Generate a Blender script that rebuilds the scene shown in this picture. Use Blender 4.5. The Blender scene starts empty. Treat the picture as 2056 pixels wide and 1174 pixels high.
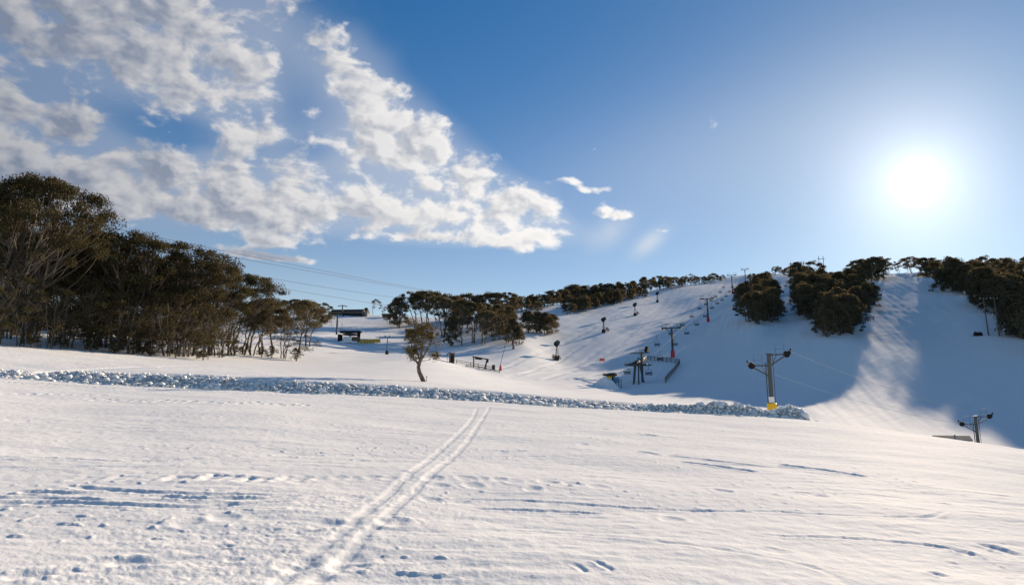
import bpy, bmesh, math, random
import numpy as np
from mathutils import Vector, Matrix

scene = bpy.context.scene
COL = scene.collection
R = math.radians

# ------------------------------------------------------------------ camera
PW, PH = 2056.0, 1174.0
PITCH = R(10.0)
LENS = 24.0
FPX = PW * LENS / 36.0
CAM_Z = 1.65
cam_data = bpy.data.cameras.new('camera')
cam_data.lens = LENS
cam_data.sensor_width = 36.0
cam_data.clip_start = 0.1
cam_data.clip_end = 12000.0
cam = bpy.data.objects.new('camera', cam_data)
cam.location = (0, 0, CAM_Z)
cam.rotation_euler = (R(90) + PITCH, 0, 0)
COL.objects.link(cam)
scene.camera = cam

CP, SP = math.cos(PITCH), math.sin(PITCH)


def ray(px, py):
    """world direction through a point of the photograph, forward component 1"""
    dx = px - PW / 2
    dy = PH / 2 - py
    up = dy * CP + FPX * SP
    fw = FPX * CP - dy * SP
    return dx / fw, 1.0, up / fw


def azel(px, py):
    x, y, z = ray(px, py)
    return math.atan2(x, y), math.atan2(z, math.hypot(x, y))


# ------------------------------------------------------------------ sun and sky
SUN_AZ, SUN_EL = azel(1842, 362)
SUN_DIR = Vector((math.sin(SUN_AZ) * math.cos(SUN_EL), math.cos(SUN_AZ) * math.cos(SUN_EL), math.sin(SUN_EL)))
sun_data = bpy.data.lights.new('sun', 'SUN')
sun_data.energy = 5.0
sun_data.angle = R(0.53)
sun_data.color = (1.0, 0.785, 0.56)
sun = bpy.data.objects.new('sun', sun_data)
sun.rotation_euler = SUN_DIR.to_track_quat('Z', 'Y').to_euler()
sun.location = SUN_DIR * 900
COL.objects.link(sun)

scene.view_settings.view_transform = 'Standard'
scene.view_settings.look = 'None'
scene.view_settings.exposure = 0.97
scene.view_settings.gamma = 1.0
scene.view_settings.use_curve_mapping = False
scene.cycles.use_denoising = True
scene.cycles.max_bounces = 6
scene.cycles.diffuse_bounces = 4
scene.cycles.glossy_bounces = 2
scene.cycles.transmission_bounces = 3

world = bpy.data.worlds.new('World')
scene.world = world
world.use_nodes = True
WN = world.node_tree
WN.nodes.clear()


class Nd:
    """small helper to write node maths as expressions"""

    def __init__(self, tree):
        self.t = tree

    def _set(self, sock, v):
        if isinstance(v, bpy.types.NodeSocket):
            self.t.links.new(v, sock)
        elif v is not None:
            sock.default_value = v

    def m(self, op, a, b=None, c=None, clamp=False):
        n = self.t.nodes.new('ShaderNodeMath')
        n.operation = op
        n.use_clamp = clamp
        self._set(n.inputs[0], a)
        if b is not None:
            self._set(n.inputs[1], b)
        if c is not None:
            self._set(n.inputs[2], c)
        return n.outputs[0]

    def add(self, a, b): return self.m('ADD', a, b)
    def sub(self, a, b): return self.m('SUBTRACT', a, b)
    def mul(self, a, b): return self.m('MULTIPLY', a, b)
    def div(self, a, b): return self.m('DIVIDE', a, b)

    def comb(self, x, y, z):
        n = self.t.nodes.new('ShaderNodeCombineXYZ')
        for s, v in zip(n.inputs, (x, y, z)):
            self._set(s, v)
        return n.outputs[0]

    def sep(self, v):
        n = self.t.nodes.new('ShaderNodeSeparateXYZ')
        self._set(n.inputs[0], v)
        return n.outputs

    def vm(self, op, a, b=None, scale=None):
        n = self.t.nodes.new('ShaderNodeVectorMath')
        n.operation = op
        self._set(n.inputs[0], a)
        if b is not None:
            self._set(n.inputs[1], b)
        if scale is not None:
            self._set(n.inputs['Scale'], scale)
        return n.outputs['Value'] if op in ('DOT_PRODUCT', 'LENGTH', 'DISTANCE') else n.outputs[0]

    def noise(self, vec, scale, detail=4.0, rough=0.5, dist=0.0, col=False, lac=2.0):
        n = self.t.nodes.new('ShaderNodeTexNoise')
        self._set(n.inputs['Vector'], vec)
        n.inputs['Scale'].default_value = scale
        n.inputs['Detail'].default_value = detail
        n.inputs['Roughness'].default_value = rough
        n.inputs['Lacunarity'].default_value = lac
        n.inputs['Distortion'].default_value = dist
        return n.outputs['Color'] if col else n.outputs['Fac']

    def ss(self, v, lo, hi, a=0.0, b=1.0):
        n = self.t.nodes.new('ShaderNodeMapRange')
        n.interpolation_type = 'SMOOTHSTEP'
        self._set(n.inputs['Value'], v)
        self._set(n.inputs['From Min'], lo)
        self._set(n.inputs['From Max'], hi)
        self._set(n.inputs['To Min'], a)
        self._set(n.inputs['To Max'], b)
        return n.outputs['Result']

    def mix(self, f, a, b, mode='MIX'):
        n = self.t.nodes.new('ShaderNodeMix')
        n.data_type = 'RGBA'
        n.blend_type = mode
        self._set(n.inputs[0], f)
        self._set(n.inputs[6], a)
        self._set(n.inputs[7], b)
        return n.outputs[2]


def build_sky():
    q = Nd(WN)
    tc = WN.nodes.new('ShaderNodeTexCoord').outputs['Generated']
    d = q.vm('NORMALIZE', tc)
    sky = WN.nodes.new('ShaderNodeTexSky')
    sky.sky_type = 'NISHITA'
    sky.sun_disc = False
    sky.sun_elevation = SUN_EL
    sky.sun_rotation = SUN_AZ
    sky.altitude = 1500.0
    sky.air_density = 1.0
    sky.dust_density = 0.02
    sky.ozone_density = 2.5
    base = sky.outputs[0]
    x, y, z = q.sep(d)
    el = q.m('ARCSINE', z)
    az = q.m('ARCTAN2', x, y)
    # clouds: noise on the sphere of directions, flattened a little
    P = q.vm('MULTIPLY', d, (1.0, 1.0, 1.55))
    tang = q.vm('SUBTRACT', tuple(SUN_DIR), d)
    toward = q.vm('NORMALIZE', q.vm('ADD', q.vm('NORMALIZE', tang), (0.0, 0.0, 0.75)))
    warp = q.noise(P, 7.0, 2.0, 0.5, col=True)
    warp = q.vm('SCALE', q.vm('SUBTRACT', warp, (0.5, 0.5, 0.5)), scale=0.05)
    Pw = q.vm('ADD', P, warp)

    AE = q.comb(az, el, 0.0)

    def gauss(acc, px, py, sx, sy, amp, tilt=0.0):
        """adds a soft elliptical patch of cloud centred on a direction"""
        a0, e0 = azel(px, py)
        mp = WN.nodes.new('ShaderNodeMapping')
        mp.vector_type = 'TEXTURE'
        mp.inputs['Location'].default_value = (a0, e0, 0)
        mp.inputs['Rotation'].default_value = (0, 0, tilt)
        mp.inputs['Scale'].default_value = (sx / FPX, sy / FPX, 1)
        WN.links.new(AE, mp.inputs[0])
        r2 = q.vm('DOT_PRODUCT', mp.outputs[0], mp.outputs[0])
        return q.m('MULTIPLY_ADD', q.m('POWER', 0.3679, r2), amp, acc)

    # right-hand edge of the cloud field: leans away from the sun with height
    a0, e0 = azel(1130, 400)
    a1, e1 = azel(690, 10)
    edge = q.add(a0, q.mul(q.sub(el, e0), (a1 - a0) / (e1 - e0)))
    aleft = q.sub(edge, az)                                  # positive inside the field
    behind = q.ss(az, -3.1, -2.3)                            # thins out again behind the viewer
    inside = q.mul(q.ss(aleft, -0.05, 0.12), behind)
    low = q.ss(el, azel(500, 515)[1], azel(500, 450)[1])
    field = q.mul(inside, low)
    cov = q.m('MULTIPLY_ADD', field, 0.79, -0.32)
    feats = [
        (740, 160, 130, 70, 0.30, -0.6), (800, 300, 120, 45, 0.34, -0.2), (1050, 395, 120, 34, 0.36, -0.1), (960, 340, 80, 30, 0.2, -0.1),
        (560, 385, 320, 40, 0.22, 0), (130, 250, 140, 36, 0.34, -0.25), (480, 150, 110, 50, 0.30, -0.6), (330, 110, 110, 60, 0.2, -0.3),
        (330, 20, 330, 50, 0.30, 0), (60, 80, 200, 60, 0.30, 0), (250, 360, 260, 40, 0.22, 0.15), (420, 310, 60, 18, 0.25, 0), (520, 265, 60, 20, 0.34, 0),
        (330, 262, 120, 34, -0.62, -0.1), (600, 215, 70, 60, -0.30, 0), (620, 300, 60, 22, -0.25, 0),
        (130, 165, 220, 26, -0.16, 0), (640, 70, 60, 60, -0.2, 0), (700, 440, 160, 12, -0.12, 0),
        (470, 502, 130, 12, 0.78, -0.10), (540, 518, 80, 8, 0.83, 0.0), (860, 478, 90, 14, 0.68, 0), (530, 484, 30, 10, 0.68, 0),
        (1238, 433, 46, 17, 0.82, 0), (1330, 462, 26, 10, 0.62, 0), (1188, 381, 46, 9, 0.62, 0), (1140, 366, 40, 9, 0.58, 0),
        (480, 425, 420, 30, 0.26, 0), (920, 430, 130, 28, 0.26, 0), (860, 225, 80, 45, 0.24, -0.5), (200, 130, 260, 30, 0.14, 0), (150, 400, 260, 46, 0.36, 0), (350, 440, 200, 26, 0.2, 0), (600, 548, 16, 4, 0.78, 0), 
    ]
    for f in feats:
        cov = gauss(cov, *f)

    def dens(Pv, det):
        n1 = q.noise(Pv, 19.0, det, 0.55)
        n2 = q.noise(Pv, 4.5, 1.0, 0.5)
        return q.m('MULTIPLY_ADD', n1, 2.7, q.m('MULTIPLY_ADD', n2, 0.9, -1.8))

    n0 = dens(Pw, 6.0)
    Ps = q.vm('ADD', Pw, q.vm('SCALE', toward, scale=0.016))
    n1 = dens(Ps, 3.0)
    raw = q.sub(q.add(n0, cov), 0.47)
    alpha = q.ss(raw, -0.13, 0.34)
    thick = q.ss(raw, 0.05, 0.65)
    lit = q.m('ADD', q.mul(q.sub(n0, n1), 1.5), 0.44, clamp=True)
    # forward scattering: cloud nearer the sun glows whiter
    dots = q.vm('DOT_PRODUCT', d, tuple(SUN_DIR))
    near = q.ss(dots, 0.30, 0.97)
    lit2 = q.m('ADD', q.mul(lit, 0.85), q.mul(near, 0.50), clamp=True)
    lit2 = q.m('SUBTRACT', lit2, q.mul(thick, 0.22), clamp=True)
    ccol = q.mix(near, q.mix(lit2, (2.5, 3.0, 4.1, 1), (7.0, 6.9, 7.0, 1)), q.mix(lit2, (4.6, 5.2, 6.4, 1), (13.5, 13.0, 12.5, 1)))
    # the grey sheet the puffs sit in, and thin ice streaks at its edge
    Pst = q.comb(q.mul(q.add(az, q.mul(el, 0.5)), 9.0), q.mul(el, 3.0), 0.0)
    st = q.noise(Pst, 1.0, 4.0, 0.55, 0.6)
    veilm = q.mul(q.mul(q.ss(aleft, -0.14, 0.22), behind), q.ss(el, azel(800, 520)[1], azel(800, 440)[1]))
    sheet = q.noise(Pw, 3.2, 3.0, 0.5)
    sheet = q.ss(q.add(sheet, q.mul(cov, 0.45)), 0.42, 0.80)
    veil = q.mul(veilm, q.m('MAXIMUM', q.mul(sheet, 0.52), q.mul(q.ss(st, 0.35, 0.8), 0.30)))
    wisps = gauss(gauss(gauss(0.0, 1222, 468, 46, 26, 0.42, 0.55), 1302, 488, 38, 17, 0.52, 0.60), 1090, 460, 60, 34, 0.14, 0.2)
    wisps = q.mul(wisps, q.ss(st, 0.15, 0.62, 0.55, 1.0))
    thin_ice = gauss(0.0, 1390, 330, 380, 130, 0.16, 0.15)
    veil = q.m('ADD', q.m('MAXIMUM', veil, thin_ice), wisps, clamp=True)
    vcol = q.mix(near, (3.1, 4.0, 5.8, 1), (9.5, 9.8, 10.4, 1))
    base = q.mix(1.0, base, (0.02, 0.70, 1.15, 1), 'MULTIPLY')
    hzn = q.m('EXPONENT', q.mul(q.m('MAXIMUM', el, 0.0), -7.0))
    base = q.mix(1.0, base, q.mix(1.0, (15.0, 10.8, 1.6, 1), q.comb(hzn, hzn, hzn), 'MULTIPLY'), 'ADD')
    base = q.mix(1.0, base, (0.0, 0.45, 1.0, 1), 'ADD')
    s1 = q.mix(veil, base, vcol)
    s2 = q.mix(q.mul(alpha, 0.94), s1, ccol)
    # the sun itself: disc and the bright aureole of thin haze round it
    ang = q.m('ARCCOSINE', q.m('MINIMUM', dots, 0.999999))
    core = q.mul(q.m('EXPONENT', q.mul(q.m('POWER', q.div(ang, 0.014), 2.0), -1.0)), 45.0)
    a1_ = q.mul(q.m('EXPONENT', q.mul(ang, -17.0)), 9.0)
    a2_ = q.mul(q.m('EXPONENT', q.mul(ang, -5.0)), 8.0)
    gl = q.add(core, a1_)
    glow = q.comb(q.m('MULTIPLY_ADD', a2_, 0.70, gl), q.m('MULTIPLY_ADD', a2_, 0.58, gl), q.m('MULTIPLY_ADD', a2_, 0.26, gl))
    tot = q.mix(1.0, s2, glow, 'ADD')
    tot = q.mix(1.0, tot, (0.80, 0.80, 0.80, 1), 'MULTIPLY')
    bg = WN.nodes.new('ShaderNodeBackground')
    bg.inputs['Strength'].default_value = 0.05
    WN.links.new(tot, bg.inputs['Color'])
    out = WN.nodes.new('ShaderNodeOutputWorld')
    WN.links.new(bg.outputs[0], out.inputs['Surface'])


build_sky()

# ------------------------------------------------------------------ numeric noise


def _h(ix, iy, seed):
    h = (ix.astype(np.int64) * 374761393 + iy.astype(np.int64) * 668265263 + seed * 974634777) & 0xFFFFFFFF
    h = ((h ^ (h >> 13)) * 1274126177) & 0xFFFFFFFF
    return (h ^ (h >> 16)) & 0xFFFFFFFF


def perlin(x, y, seed=0):
    x = np.asarray(x, float)
    y = np.asarray(y, float)
    x0 = np.floor(x)
    y0 = np.floor(y)
    fx, fy = x - x0, y - y0
    u = fx * fx * fx * (fx * (fx * 6 - 15) + 10)
    v = fy * fy * fy * (fy * (fy * 6 - 15) + 10)

    def g(dx, dy):
        a = _h(x0 + dx, y0 + dy, seed) * (2 * math.pi / 4294967296.0)
        return np.cos(a) * (fx - dx) + np.sin(a) * (fy - dy)
    n00, n10, n01, n11 = g(0, 0), g(1, 0), g(0, 1), g(1, 1)
    return ((n00 * (1 - u) + n10 * u) * (1 - v) + (n01 * (1 - u) + n11 * u) * v) * 1.5


def fbm(x, y, seed=0, octv=4, gain=0.5):
    s, a, f = 0.0, 1.0, 1.0
    for i in range(octv):
        s = s + a * perlin(x * f + 17.3 * i, y * f - 9.1 * i, seed + i * 13)
        a *= gain
        f *= 2.03
    return s


def sstep(v, lo, hi):
    t = np.clip((v - lo) / (hi - lo), 0, 1)
    return t * t * (3 - 2 * t)


# ------------------------------------------------------------------ the lie of the land
CTRL = []


def cpx(px, py, fwd):
    x, y, z = ray(px, py)
    CTRL.append((x * fwd, fwd, CAM_Z + z * fwd))


def cxyz(x, y, z):
    CTRL.append((x, y, z))


for yy in (0.0, 4.0, 9.0, 16.0, 25.0):
    for k in (-0.85, -0.4, 0.0, 0.4):
        xx = k * max(yy, 2.0)
        cxyz(xx, yy, 0.056 * yy - 0.055 * xx)
    cxyz(0.85 * max(yy, 2), yy, 0.056 * yy - 0.060 * 0.85 * max(yy, 2) - 0.0006 * yy * yy)
for p in [(0, 757, 34), (250, 770, 36), (560, 785, 38), (850, 797, 39), (1000, 806, 39), (1300, 824, 41), (1600, 842, 42),
          (1800, 868, 40), (2056, 907, 37)]:
    cpx(*p)
# far side of the bank, left
for p in [(0, 688, 52), (150, 700, 56), (300, 712, 61), (450, 717, 70), (580, 722, 80), (0, 655, 82), (300, 680, 95), (450, 682, 110),
          (640, 700, 118), (500, 655, 190), (640, 655, 185), (560, 632, 250), (690, 631, 258), (640, 629, 258), (745, 633, 250),
          (700, 742, 68), (848, 766, 57), (720, 716, 104), (850, 716, 112), (777, 711, 128), (720, 689, 158), (822, 676, 185),
          (800, 645, 212), (860, 640, 225), (907, 728, 126), (965, 738, 124), (1010, 744, 122), (905, 697, 162), (1000, 692, 165),
          (1050, 690, 168), (940, 640, 225)]:
    cpx(*p)
# valley floor and the left piste
for p in [(1100, 770, 108), (1200, 784, 105), (1200, 799, 72), (1230, 778, 122), (1278, 773, 125), (1400, 816, 68), (1400, 792, 108),
          (1180, 756, 132), (1000, 780, 66), (1118, 722, 165), (1212, 666, 216), (1275, 633, 265), (1320, 606, 326),
          (1090, 668, 200), (1180, 632, 255), (1000, 630, 242), (1100, 612, 285), (1250, 589, 358), (1350, 573, 435), (1450, 559, 550)]:
    cpx(*p)
# chairlift corridor
for p in [(1351, 717, 170), (1422, 646, 243), (1471, 590, 350), (1497, 568, 440), (1530, 549, 490), (1335, 768, 128), (1366, 731, 152)]:
    cpx(*p)
# valley behind the near ridge, right-hand slope
for p in [(1500, 800, 108), (1650, 832, 85), (1850, 862, 88), (1960, 882, 82), (2056, 895, 78), (1600, 760, 126), (1560, 665, 183),
          (1520, 650, 193), (1750, 760, 129), (1750, 680, 170), (1680, 684, 158), (1640, 600, 236), (1750, 600, 235), (1750, 560, 295),
          (1900, 760, 128), (1900, 680, 168), (1950, 640, 182), (2040, 690, 152), (2056, 800, 104), (1560, 551, 430), (1600, 553, 380), (1640, 553, 350),
          (1850, 548, 318), (1740, 553, 316), (1960, 560, 318), (2056, 560, 312), (2200, 700, 148), (2200, 570, 300)]:
    cpx(*p)
for px, py, fw in [(1650, 868, 60), (1800, 890, 58), (1950, 915, 56), (2056, 935, 55)]:
    cpx(px, py, fw)
# beyond the skyline the land falls away
for px, py, fw in [(0, 640, 130), (300, 650, 170), (500, 648, 330), (690, 650, 330), (860, 660, 330), (1000, 652, 340), (1100, 635, 380), (1250, 612, 470),
                   (1350, 598, 570), (1450, 585, 720), (1530, 576, 660), (1640, 580, 500), (1740, 580, 430), (1850, 574, 425), (2056, 582, 420), (-300, 640, 200)]:
    cpx(px, py, fw)
for az_ in (-36, -20, -5, 10, 25, 36, 50):
    cxyz(math.sin(R(az_)) * 1100, math.cos(R(az_)) * 1100, 40.0)
    cxyz(math.sin(R(az_)) * 2500, math.cos(R(az_)) * 2500, -30.0)
# out of frame: the same hillside goes on
for az_, rr, zz in [(-60, 30, 3.6), (-60, 80, 9), (-60, 250, 22), (-60, 900, 30), (60, 30, -2.2), (60, 80, -4), (60, 200, 18), (60, 450, 70),
                    (-100, 25, 1.6), (-100, 100, 5), (-100, 500, 8), (100, 25, -1.8), (100, 100, -6), (100, 500, -10),
                    (180, 20, -1.2), (180, 100, -6), (180, 600, -40), (140, 200, -20), (-140, 200, -8), (60, 2500, -30), (-60, 2500, -30), (-100, 2500, -40), (100, 2500, -40),
                    (180, 2500, -80)]:
    cxyz(math.sin(R(az_)) * rr, math.cos(R(az_)) * rr, zz)
CTRL = np.array(CTRL)


def _warp(x, y):
    r = np.hypot(x, y)
    k = np.log1p(r / 6.0) / np.maximum(r, 1e-6)
    return x * k, y * k, r


def _fit():
    u, v, r = _warp(CTRL[:, 0], CTRL[:, 1])
    w = CTRL[:, 2] / (r + 20.0)
    n = len(u)
    d2 = (u[:, None] - u[None]) ** 2 + (v[:, None] - v[None]) ** 2
    K = 0.5 * d2 * np.log(d2 + 1e-12)
    K += np.eye(n) * 2e-4
    A = np.zeros((n + 3, n + 3))
    A[:n, :n] = K
    A[:n, n] = 1
    A[:n, n + 1] = u
    A[:n, n + 2] = v
    A[n:, :n] = A[:n, n:].T
    b = np.zeros(n + 3)
    b[:n] = w
    return u, v, np.linalg.solve(A, b)


_TU, _TV, _TC = _fit()


def land(x, y):
    """smooth terrain height"""
    x = np.atleast_1d(np.asarray(x, float))
    y = np.atleast_1d(np.asarray(y, float))
    out = np.empty(x.shape)
    xf, yf, of = x.ravel(), y.ravel(), out.ravel()
    n = len(_TU)
    for i in range(0, len(xf), 60000):
        u, v, r = _warp(xf[i:i + 60000], yf[i:i + 60000])
        d2 = (u[:, None] - _TU[None]) ** 2 + (v[:, None] - _TV[None]) ** 2 + 1e-12
        np.multiply(d2, np.log(d2), out=d2)
        w = 0.5 * (d2 @ _TC[:n]) + _TC[n] + _TC[n + 1] * u + _TC[n + 2] * v
        of[i:i + 60000] = w * (r + 20.0)
    return of.reshape(x.shape)


def swell(x, y):
    """soft drifts and groomer undulation of the far pistes"""
    r = np.hypot(x, y)
    a = sstep(r, 55, 140)
    # ridges drawn out along the run, worn by skis and groomer
    c, s = math.cos(R(31.8)), math.sin(R(31.8))
    p, q_ = x * c - y * s, x * s + y * c            # across, along
    h = 0.23 * fbm(p / 7, q_ / 60, 5, 3) + 0.5 * perlin(x / 70, y / 70, 9) + 0.05 * fbm(x / 9, y / 9, 21, 2)
    return a * h


# line of the ploughed cut across the near slope; the snow behind it lies higher
BANK_PX = [(-220, 742, 31), (0, 756, 34), (250, 769, 36), (560, 784, 38), (850, 797, 39), (1000, 805, 39.5), (1300, 823, 41), (1450, 832, 42), (1625, 844, 43)]
BANK = np.array([[ray(p[0], p[1])[0] * p[2], p[2]] for p in BANK_PX])
_SX = [ray(p, 790)[0] * np.interp(p, [b[0] for b in BANK_PX], [b[2] for b in BANK_PX]) for p in (-300, 10, 28, 50, 120, 400, 700, 1000, 1300, 1400, 1500)]
_SH = [0.22, 0.26, 0.10, 0.32, 0.44, 0.60, 0.53, 0.46, 0.38, 0.22, 0.0]


def cut(x, y):
    yb = np.interp(x, BANK[:, 0], BANK[:, 1])
    d = y - yb
    h = np.interp(x, _SX, _SH)
    return h * sstep(d, -0.2, 2.1) * (1 - sstep(d, 2.3, 26.0))


def height(x, y):
    x = np.atleast_1d(np.asarray(x, float))
    y = np.atleast_1d(np.asarray(y, float))
    return land(x, y) + swell(x, y) + cut(x, y)


_RR = np.geomspace(3.0, 900.0, 900)


def G(px, py, rmin=3.0):
    """where the line of sight through a point of the photograph meets the ground"""
    x, y, z = ray(px, py)
    rr = _RR[_RR >= rmin]
    h = height(x * rr, rr) - (CAM_Z + z * rr)
    k = np.nonzero(h > 0)[0]
    if len(k) == 0:
        f = rr[np.argmax(h)]
    elif k[0] == 0:
        f = rr[0]
    else:
        i = k[0]
        t = -h[i - 1] / (h[i] - h[i - 1])
        f = rr[i - 1] + t * (rr[i] - rr[i - 1])
    return Vector((x * f, f, float(height(x * f, f)[0])))


def F(px, fwd, dz=0.0):
    """ground point in a given column of the photograph at a given distance"""
    x = ray(px, 720)[0] * fwd
    return Vector((x, fwd, float(height(x, fwd)[0]) + dz))


def A(px, py, fwd):
    """point in the air at a given distance"""
    x, y, z = ray(px, py)
    return Vector((x * fwd, fwd, CAM_Z + z * fwd))
# ------------------------------------------------------------------ materials


def new_mat(name):
    m = bpy.data.materials.new(name)
    m.use_nodes = True
    nt = m.node_tree
    bs = nt.nodes['Principled BSDF']
    return m, nt, bs, Nd(nt)


def coords(nt, kind='Object'):
    return nt.nodes.new('ShaderNodeTexCoord').outputs[kind]


def bump(nt, h, strength, dist):
    b = nt.nodes.new('ShaderNodeBump')
    b.inputs['Strength'].default_value = strength
    b.inputs['Distance'].default_value = dist
    nt.links.new(h, b.inputs['Height'])
    return b.outputs[0]


def snow_mat(name, grain=1.0, sss=False):
    m, nt, bs, q = new_mat(name)
    co = coords(nt)
    n = q.noise(co, 0.35, 4.0, 0.55)
    col = q.mix(n, (0.73, 0.765, 0.79, 1), (0.77, 0.80, 0.825, 1))
    nt.links.new(col, bs.inputs['Base Color'])
    bs.inputs['Roughness'].default_value = 0.8
    bs.inputs['Specular IOR Level'].default_value = 0.0
    if sss:                                             # loose lumps let light through
        bs.inputs['Subsurface Weight'].default_value = 1.0
        bs.inputs['Subsurface Radius'].default_value = (1.0, 1.0, 1.0)
        bs.inputs['Subsurface Scale'].default_value = 0.22
    f1 = q.noise(co, 30.0, 4.0, 0.7)
    f2 = q.noise(co, 5.0, 4.0, 0.6)
    hgt = q.add(q.mul(f1, 0.35), f2)
    nb = bump(nt, hgt, 0.5 * grain, 0.03)
    nt.links.new(nb, bs.inputs['Normal'])
    # snow scatters forward a little: a weak broad gloss, no mirror edge
    gl = nt.nodes.new('ShaderNodeBsdfGlossy')
    gl.inputs['Roughness'].default_value = 0.72
    gl.inputs['Color'].default_value = (0.95, 0.95, 0.95, 1)
    nt.links.new(nb, gl.inputs['Normal'])
    mx = nt.nodes.new('ShaderNodeMixShader')
    mx.inputs[0].default_value = 0.034
    nt.links.new(bs.outputs[0], mx.inputs[1])
    nt.links.new(gl.outputs[0], mx.inputs[2])
    nt.links.new(mx.outputs[0], nt.nodes['Material Output'].inputs['Surface'])
    return m


def plain_mat(name, c, rough=0.6, metal=0.0, var=0.25, scale=3.0, spec=0.4):
    m, nt, bs, q = new_mat(name)
    co = coords(nt)
    n = q.noise(co, scale, 5.0, 0.6)
    lo = tuple(v * (1 - var) for v in c) + (1,)
    hi = tuple(min(1, v * (1 + var)) for v in c) + (1,)
    nt.links.new(q.mix(n, lo, hi), bs.inputs['Base Color'])
    bs.inputs['Roughness'].default_value = rough
    bs.inputs['Metallic'].default_value = metal
    bs.inputs['Specular IOR Level'].default_value = spec
    return m


def leaf_mat(name, dark, light, trans, tf=0.3):
    m, nt, bs, q = new_mat(name)
    oi = nt.nodes.new('ShaderNodeObjectInfo').outputs['Random']
    geo = nt.nodes.new('ShaderNodeNewGeometry')
    isl = geo.outputs['Random Per Island']
    co = coords(nt)
    n = q.noise(co, 0.7, 3.0, 0.6)
    f = q.m('ADD', q.mul(n, 0.55), q.add(q.mul(oi, 0.25), q.mul(isl, 0.3)), clamp=True)
    f = q.m('SUBTRACT', f, 0.1, clamp=True)
    nt.links.new(q.mix(f, dark + (1,), light + (1,)), bs.inputs['Base Color'])
    bs.inputs['Roughness'].default_value = 0.7
    bs.inputs['Specular IOR Level'].default_value = 0.08
    tr = nt.nodes.new('ShaderNodeBsdfTranslucent')
    tr.inputs['Color'].default_value = trans + (1,)
    mx = nt.nodes.new('ShaderNodeMixShader')
    mx.inputs[0].default_value = tf
    nt.links.new(bs.outputs[0], mx.inputs[1])
    nt.links.new(tr.outputs[0], mx.inputs[2])
    nt.links.new(mx.outputs[0], nt.nodes['Material Output'].inputs['Surface'])
    return m


def bark_mat(name, c1, c2):
    m, nt, bs, q = new_mat(name)
    co = coords(nt)
    st = nt.nodes.new('ShaderNodeMapping')
    st.inputs['Scale'].default_value = (3.0, 3.0, 0.7)
    nt.links.new(co, st.inputs[0])
    n = q.noise(st.outputs[0], 2.2, 5.0, 0.65)
    nt.links.new(q.mix(q.ss(n, 0.35, 0.65), c1 + (1,), c2 + (1,)), bs.inputs['Base Color'])
    bs.inputs['Roughness'].default_value = 0.8
    return m


M = {
    'snow': snow_mat('snow'),
    'snow_clump': snow_mat('snow_clump', 0.6, True),
    'bark': bark_mat('bark', (0.050, 0.040, 0.031), (0.185, 0.15, 0.118)),
    'bark_dark': bark_mat('bark_dark', (0.06, 0.048, 0.038), (0.20, 0.165, 0.13)),
    'leaf': leaf_mat('leaf', (0.025, 0.026, 0.015), (0.064, 0.058, 0.029), (0.095, 0.072, 0.024), 0.24),
    'leaf_far': leaf_mat('leaf_far', (0.052, 0.050, 0.034), (0.140, 0.120, 0.072), (0.15, 0.115, 0.055), 0.28),
    'leaf_gold': leaf_mat('leaf_gold', (0.036, 0.031, 0.013), (0.105, 0.08, 0.029), (0.14, 0.095, 0.026), 0.26),
    'steel': plain_mat('steel', (0.075, 0.083, 0.088), 0.65, 0.0, 0.25, 3.0, 0.2),
    'galv': plain_mat('galvanised', (0.085, 0.093, 0.09), 0.65, 0.0, 0.25, 3.0, 0.2),
    'black': plain_mat('black_rubber', (0.018, 0.018, 0.02), 0.75, 0, 0.25, 3.0, 0.12),
    'red': plain_mat('red_pad', (0.42, 0.026, 0.034), 0.6, 0, 0.12),
    'orange': plain_mat('orange_mesh', (0.80, 0.13, 0.06), 0.7, 0, 0.12),
    'yellow': plain_mat('yellow_pad', (0.80, 0.47, 0.02), 0.55, 0, 0.10),
    'ochre': plain_mat('ochre_boards', (0.60, 0.38, 0.06), 0.7, 0, 0.2),
    'white': plain_mat('white_paint', (0.75, 0.76, 0.78), 0.5, 0, 0.08),
    'wood': plain_mat('weathered_wood', (0.12, 0.085, 0.060), 0.8, 0, 0.35, 6.0),
    'pole_wood': plain_mat('pole_wood', (0.13, 0.10, 0.085), 0.8, 0, 0.3, 5.0),
    'roof': plain_mat('roof_sheet', (0.028, 0.036, 0.042), 0.75, 0.0, 0.15, 2.0, 0.25),
    'stone': plain_mat('stone_wall', (0.26, 0.215, 0.18), 0.85, 0, 0.4, 2.5),
    'blue': plain_mat('blue_panel', (0.07, 0.22, 0.42), 0.5, 0, 0.1),
    'cable': plain_mat('wire_rope', (0.05, 0.05, 0.055), 0.8, 0.0, 0.1, 3.0, 0.1),
    'bright_cable': plain_mat('new_rope', (0.40, 0.40, 0.40), 0.45, 0.7, 0.05),
    'glass': plain_mat('dark_glass', (0.03, 0.04, 0.05), 0.12, 0, 0.1),
    'shingle': plain_mat('grey_shingle', (0.30, 0.27, 0.23), 0.8, 0, 0.3, 4.0),
}

# ------------------------------------------------------------------ object helpers


def tag(o, label=None, cat=None, group=None, kind=None):
    if label:
        o['label'] = label
    if cat:
        o['category'] = cat
    if group:
        o['group'] = group
    if kind:
        o['kind'] = kind
    return o


def empty(name, loc, rz=0.0):
    o = bpy.data.objects.new(name, None)
    o.empty_display_size = 0.3
    o.location = loc
    o.rotation_euler = (0, 0, rz)
    COL.objects.link(o)
    return o


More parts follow.
